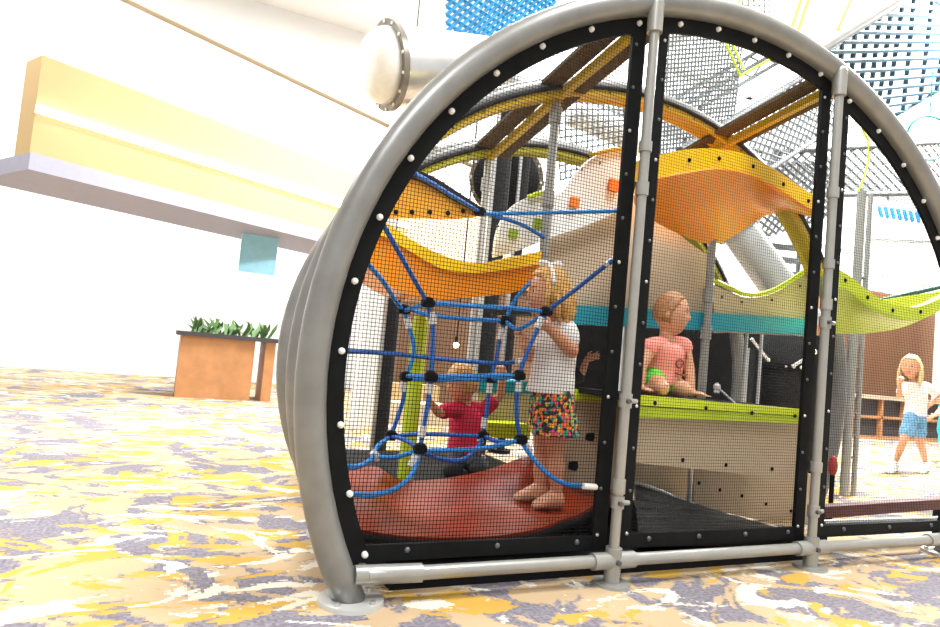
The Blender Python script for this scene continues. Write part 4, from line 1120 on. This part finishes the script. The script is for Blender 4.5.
tod, fr = person('toddler in coral top and green shorts kneeling on the lime deck, looking aside', S)
mb = MB().loft(torso_rings(S,.017,1,8))
for s_ in 'LR': sleeve(mb, S, s_, .12, .004)
sh_ = fused_obj(mb, 'top', M['coral'], tod, .006, 4)
mb = MB()
cc = S['waist'].lerp(S['chest'],.45)
def on_shirt(u, v): return cc+s2*(.104*math.sin(u)*.92)+f2*(.088*math.cos(u)+.017)+UP*v
for cu, cv, r_ in ((-.50,.0,.026),(.40,.048,.022)):
    mb.tube([on_shirt(cu+(.3*math.cos(q))*(1-.05*q), cv+r_*math.sin(q)*(1-.05*q)) for q in [i*.45 for i in range(15)]], .005, 6)
mb.tube([on_shirt(-.75+1.2*i/12, -.045-.012*math.sin(pi*i/12)) for i in range(13)], .005, 6)
build(mb, 'print', M['brownline'], sh_, True)
mb = MB().loft(torso_rings(S,.010,0,2))
for s_ in 'LR': leg_cover(mb, S, s_, .34, .008)
fused_obj(mb, 'shorts', M['greenshort'], tod, .006, 3)
mb = MB(); hair_shell(mb, fr, .235, lambda x,y,z: (y < .12+.75*max(0,z) and z > -.42-.2*y) or z > .70, 1.0, 1.045, .008)
build(mb, 'hair', M['reddish'], tod, True)

# --- boy in crimson kneeling behind the rope net
Y0 = 1.27; zf = .17
f2 = (L_*.55+TOW*.8).normalized(); s2 = UP.cross(f2)
S = dict(H=.225, k=.90, head=pt(462,384,Y0), F=L_*.86+TOW*.5+UP*-.22, hairm=M['sandy'])
S.update(neck=pt(466,404,Y0), sh=pt(466,409,Y0), chest=pt(466,420,Y0), waist=pt(465,438,Y0), pelvis=pt(464,452,Y0), Sv=s2, Fv=f2)
S.update(shL=pt(484,409,Y0,.03), elL=pt(500,396,Y0,.10), wrL=pt(503,376,Y0,.16), shR=pt(449,410,Y0,.06), elR=pt(439,413,Y0,.12), wrR=pt(430,402,Y0,.16))
S['handL'] = (UP+L_*.1, L_*.4-TOW*.3, .8, -1); S['handR'] = (UP*.9+L_*.5, R_*.4-TOW*.4, .7, 1)
for s_, hx, kx in (('L',470,478),('R',458,452)):
    kp = pt(kx,462,Y0,.20); S['hip'+s_] = pt(hx,455,Y0); S['kn'+s_] = V((kp.x,kp.y,zf+.05)); ap = pt(kx+4,462,Y0,-.10); S['an'+s_] = V((ap.x,ap.y,zf+.04)); S['to'+s_] = V((ap.x,ap.y,zf))-TOW*.09
x = pt(464,462,Y0); S['base'] = V((x.x,x.y,zf))
boy, fr = person('small boy in a crimson shirt and dark trousers kneeling behind the rope net', S)
mb = MB().loft(torso_rings(S,.012,0,8)); mb.loft([(S['sh'],s2*.085,f2*.062),(S['neck']-UP*.004,s2*.052,f2*.052)])
for s_ in 'LR': sleeve(mb, S, s_, .5, .006)
fused_obj(mb, 'shirt', M['redtee'], boy, .006, 4)
mb = MB().loft(torso_rings(S,.008,0,2))
for s_ in 'LR': leg_cover(mb, S, s_, 1.9, .006)
fused_obj(mb, 'trousers', M['navy'], boy, .006, 3)
mb = MB(); hair_shell(mb, fr, .225, lambda x,y,z: (y < .22+.5*max(0,z) and z > -.35) or z > .42, 1.0, 1.10, .02)
build(mb, 'hair', M['sandy'], boy, True)

# --- child behind the girl, only the raised forearm and hand clear of her
Y0 = 1.3
f2 = (R_*.4+TOW*.9).normalized(); s2 = UP.cross(f2)
S = dict(H=.21, k=.85, head=pt(556,343,Y0), F=R_*.3+TOW*.9, hairm=M['navy'])
S.update(neck=pt(557,362,Y0), sh=pt(557,366,Y0), chest=pt(557,378,Y0), waist=pt(557,396,Y0), pelvis=pt(557,412,Y0), Sv=s2, Fv=f2)
S.update(shL=pt(570,368,Y0,.02), elL=pt(580,378,Y0,.10), wrL=pt(587,359,Y0,.12), shR=pt(543,368,Y0,.02), elR=pt(538,386,Y0,.05), wrR=pt(536,402,Y0,.08))
S['handL'] = (R_*.85+UP*.35, UP*.2+TOW*.9, .15, -1); S['handR'] = (UP*-1, TOW*-1, .3, 1)
for s_, hx in (('L',563),('R',551)):
    p = pt(hx,470,Y0); S['hip'+s_] = pt(hx,414,Y0); S['kn'+s_] = V((p.x,p.y,.30)); S['an'+s_] = V((p.x,p.y,.055)); S['to'+s_] = V((p.x,p.y,0.0))+TOW*.1
x = pt(557,470,Y0); S['base'] = V((x.x,x.y,0))
kid, fr = person('child in dark clothes hidden behind the standing girl, holding out one open hand', S)
mb = MB().loft(torso_rings(S,.012,0,8))
for s_ in 'LR': sleeve(mb, S, s_, .9, .004)
fused_obj(mb, 'sweater', M['navy'], kid, .006, 3)
mb = MB().loft(torso_rings(S,.010,0,2))
for s_ in 'LR': leg_cover(mb, S, s_, 1.8, .006)
fused_obj(mb, 'trousers', M['dark'], kid, .006, 3)
mb = MB(); hair_shell(mb, fr, .21, lambda x,y,z: (y < .22+.5*max(0,z) and z > -.4) or z > .5, 1.0, 1.08)
build(mb, 'hair', M['navy'], kid, True)

# --- girl walking across the hall on the right
Y0 = 2.2
f2 = (L_*.55+TOW*.8).normalized(); s2 = UP.cross(f2)
S = dict(H=.25, k=.90, head=pt(911,367,Y0), F=L_*.72+TOW*.65+UP*-.02, hairm=M['paleblonde'])
S.update(neck=pt(914,382,Y0), sh=pt(915,386,Y0), chest=pt(916,393,Y0), waist=pt(916,405,Y0), pelvis=pt(915,416,Y0), Sv=s2, Fv=f2)
S.update(shL=pt(927,387,Y0), elL=pt(941,396,Y0,-.04), wrL=pt(929,406,Y0,.06), shR=pt(904,387,Y0,.02), elR=pt(899,396,Y0,.08), wrR=pt(900,383,Y0,.16))
S['handL'] = (L_*.9+UP*-.3, L_*.3-TOW*.7, .4, 1); S['handR'] = (UP*1+R_*.2, R_*.4-TOW*.4, .5, 1)
for s_, hx, kx, ky, ax, tx in (('R',911,903,442,894,889),('L',919,920,442,926,921)):
    ap = atz(ax,471,.0); tp = atz(tx,474,.0)
    S['hip'+s_] = pt(hx,419,Y0); S['kn'+s_] = pt(kx,ky,Y0,.05 if s_ == 'R' else 0); S['an'+s_] = ap+UP*.07; S['to'+s_] = V((tp.x,tp.y,.0))
S['base'] = V((S['pelvis'].x,S['pelvis'].y,0))
far, fr = person('girl with long pale blonde hair in a white tee and denim shorts, walking at right', S, None, .006)
mb = MB().loft(torso_rings(S,.016,1,8)); mb.loft([(S['sh'],s2*.10,f2*.07),(S['neck'],s2*.06,f2*.06)])
for s_ in 'LR': sleeve(mb, S, s_, .55, .012)
fused_obj(mb, 'shirt', M['tee'], far, .008, 3)
mb = MB().loft(torso_rings(S,.014,0,3))
for s_ in 'LR': leg_cover(mb, S, s_, .60, .013, .006)
fused_obj(mb, 'shorts', M['denim'], far, .008, 3)
for s_ in 'LR':
    m_ = MB(); foot(m_, S['an'+s_], S['to'+s_], 1.15, 0, 1.15); fused_obj(m_, 'shoe', M['shoe2'], far, .006, 2)
mb = MB(); hair_shell(mb, fr, .25, lambda x,y,z: (y < .30+.5*max(0,z) and z > -.5) or z > .60, 1.0, 1.10)
rd = random.Random(9); dirs = []
for i in range(46):
    q = rd.uniform(-.1*pi, 1.1*pi); z = rd.uniform(-.2,.5); x, y = math.cos(q), -math.sin(q); dirs.append((x*math.sqrt(1-z*z), y*math.sqrt(1-z*z), z))
locks(mb, fr, .25, dirs, .75, .055, 6, .05)
locks(mb, fr, .25, [(-.85+.02*i,.35-.03*i,.1) for i in range(7)], 1.25, .05, 8, .06)
build(mb, 'hair', M['paleblonde'], far, True)

# --- child in aqua at the right edge
Y0 = 2.9
f2 = (L_*.8+TOW*.5).normalized(); s2 = UP.cross(f2)
S = dict(H=.25, k=1.0, head=pt(960,390,Y0), F=L_*.8+TOW*.5+UP*-.2, hairm=M['sandy'])
S.update(neck=pt(956,403,Y0), sh=pt(954,406,Y0), chest=pt(951,412,Y0), waist=pt(948,421,Y0), pelvis=pt(947,431,Y0), Sv=s2, Fv=f2)
S.update(shL=pt(957,408,Y0,.10), elL=pt(944,411,Y0,.14), wrL=pt(932,417,Y0,.14), shR=pt(949,406,Y0,-.10), elR=pt(941,409,Y0,-.12), wrR=pt(935,415,Y0,-.1))
S['handL'] = (L_*.8-UP*.5, TOW*-1, .3, -1); S['handR'] = (L_*.8-UP*.5, TOW*1, .3, 1)
for s_, hx, ax, nr in (('L',948,952,.06),('R',946,943,-.06)):
    p = atz(ax,468,0); S['hip'+s_] = pt(hx,434,Y0,nr); S['an'+s_] = p+UP*.06; S['kn'+s_] = S['hip'+s_].lerp(S['an'+s_],.5)+f2*.04; S['to'+s_] = V((p.x,p.y,0))+f2*.13
S['base'] = V((S['pelvis'].x,S['pelvis'].y,0))
edge, fr = person('child in aqua clothes at the right edge behind the walking girl', S, None, .006)
mb = MB().loft(torso_rings(S,.014,1,8))
for s_ in 'LR': sleeve(mb, S, s_, .8, .01)
fused_obj(mb, 'shirt', M['aqua'], edge, .008, 3)
mb = MB().loft(torso_rings(S,.012,0,3))
for s_ in 'LR': leg_cover(mb, S, s_, .6, .012)
fused_obj(mb, 'shorts', M['aqua'], edge, .008, 3)
mb = MB(); hair_shell(mb, fr, .25, lambda x,y,z: (y < .25+.5*max(0,z) and z > -.45) or z > .55, 1.0, 1.08)
build(mb, 'hair', M['sandy'], edge, True)
#ENDPEOPLE
# ------------------------------------------------------------------ light
w = bpy.data.worlds.new('world'); sc.world = w; w.use_nodes = True
bg = w.node_tree.nodes['Background']; bg.inputs['Color'].default_value = (.93,.97,1,1); bg.inputs['Strength'].default_value = .62
sc.view_settings.view_transform = 'Standard'; sc.view_settings.look = 'None'; sc.view_settings.exposure = .45; sc.view_settings.gamma = 1
sc.view_settings.use_curve_mapping = False
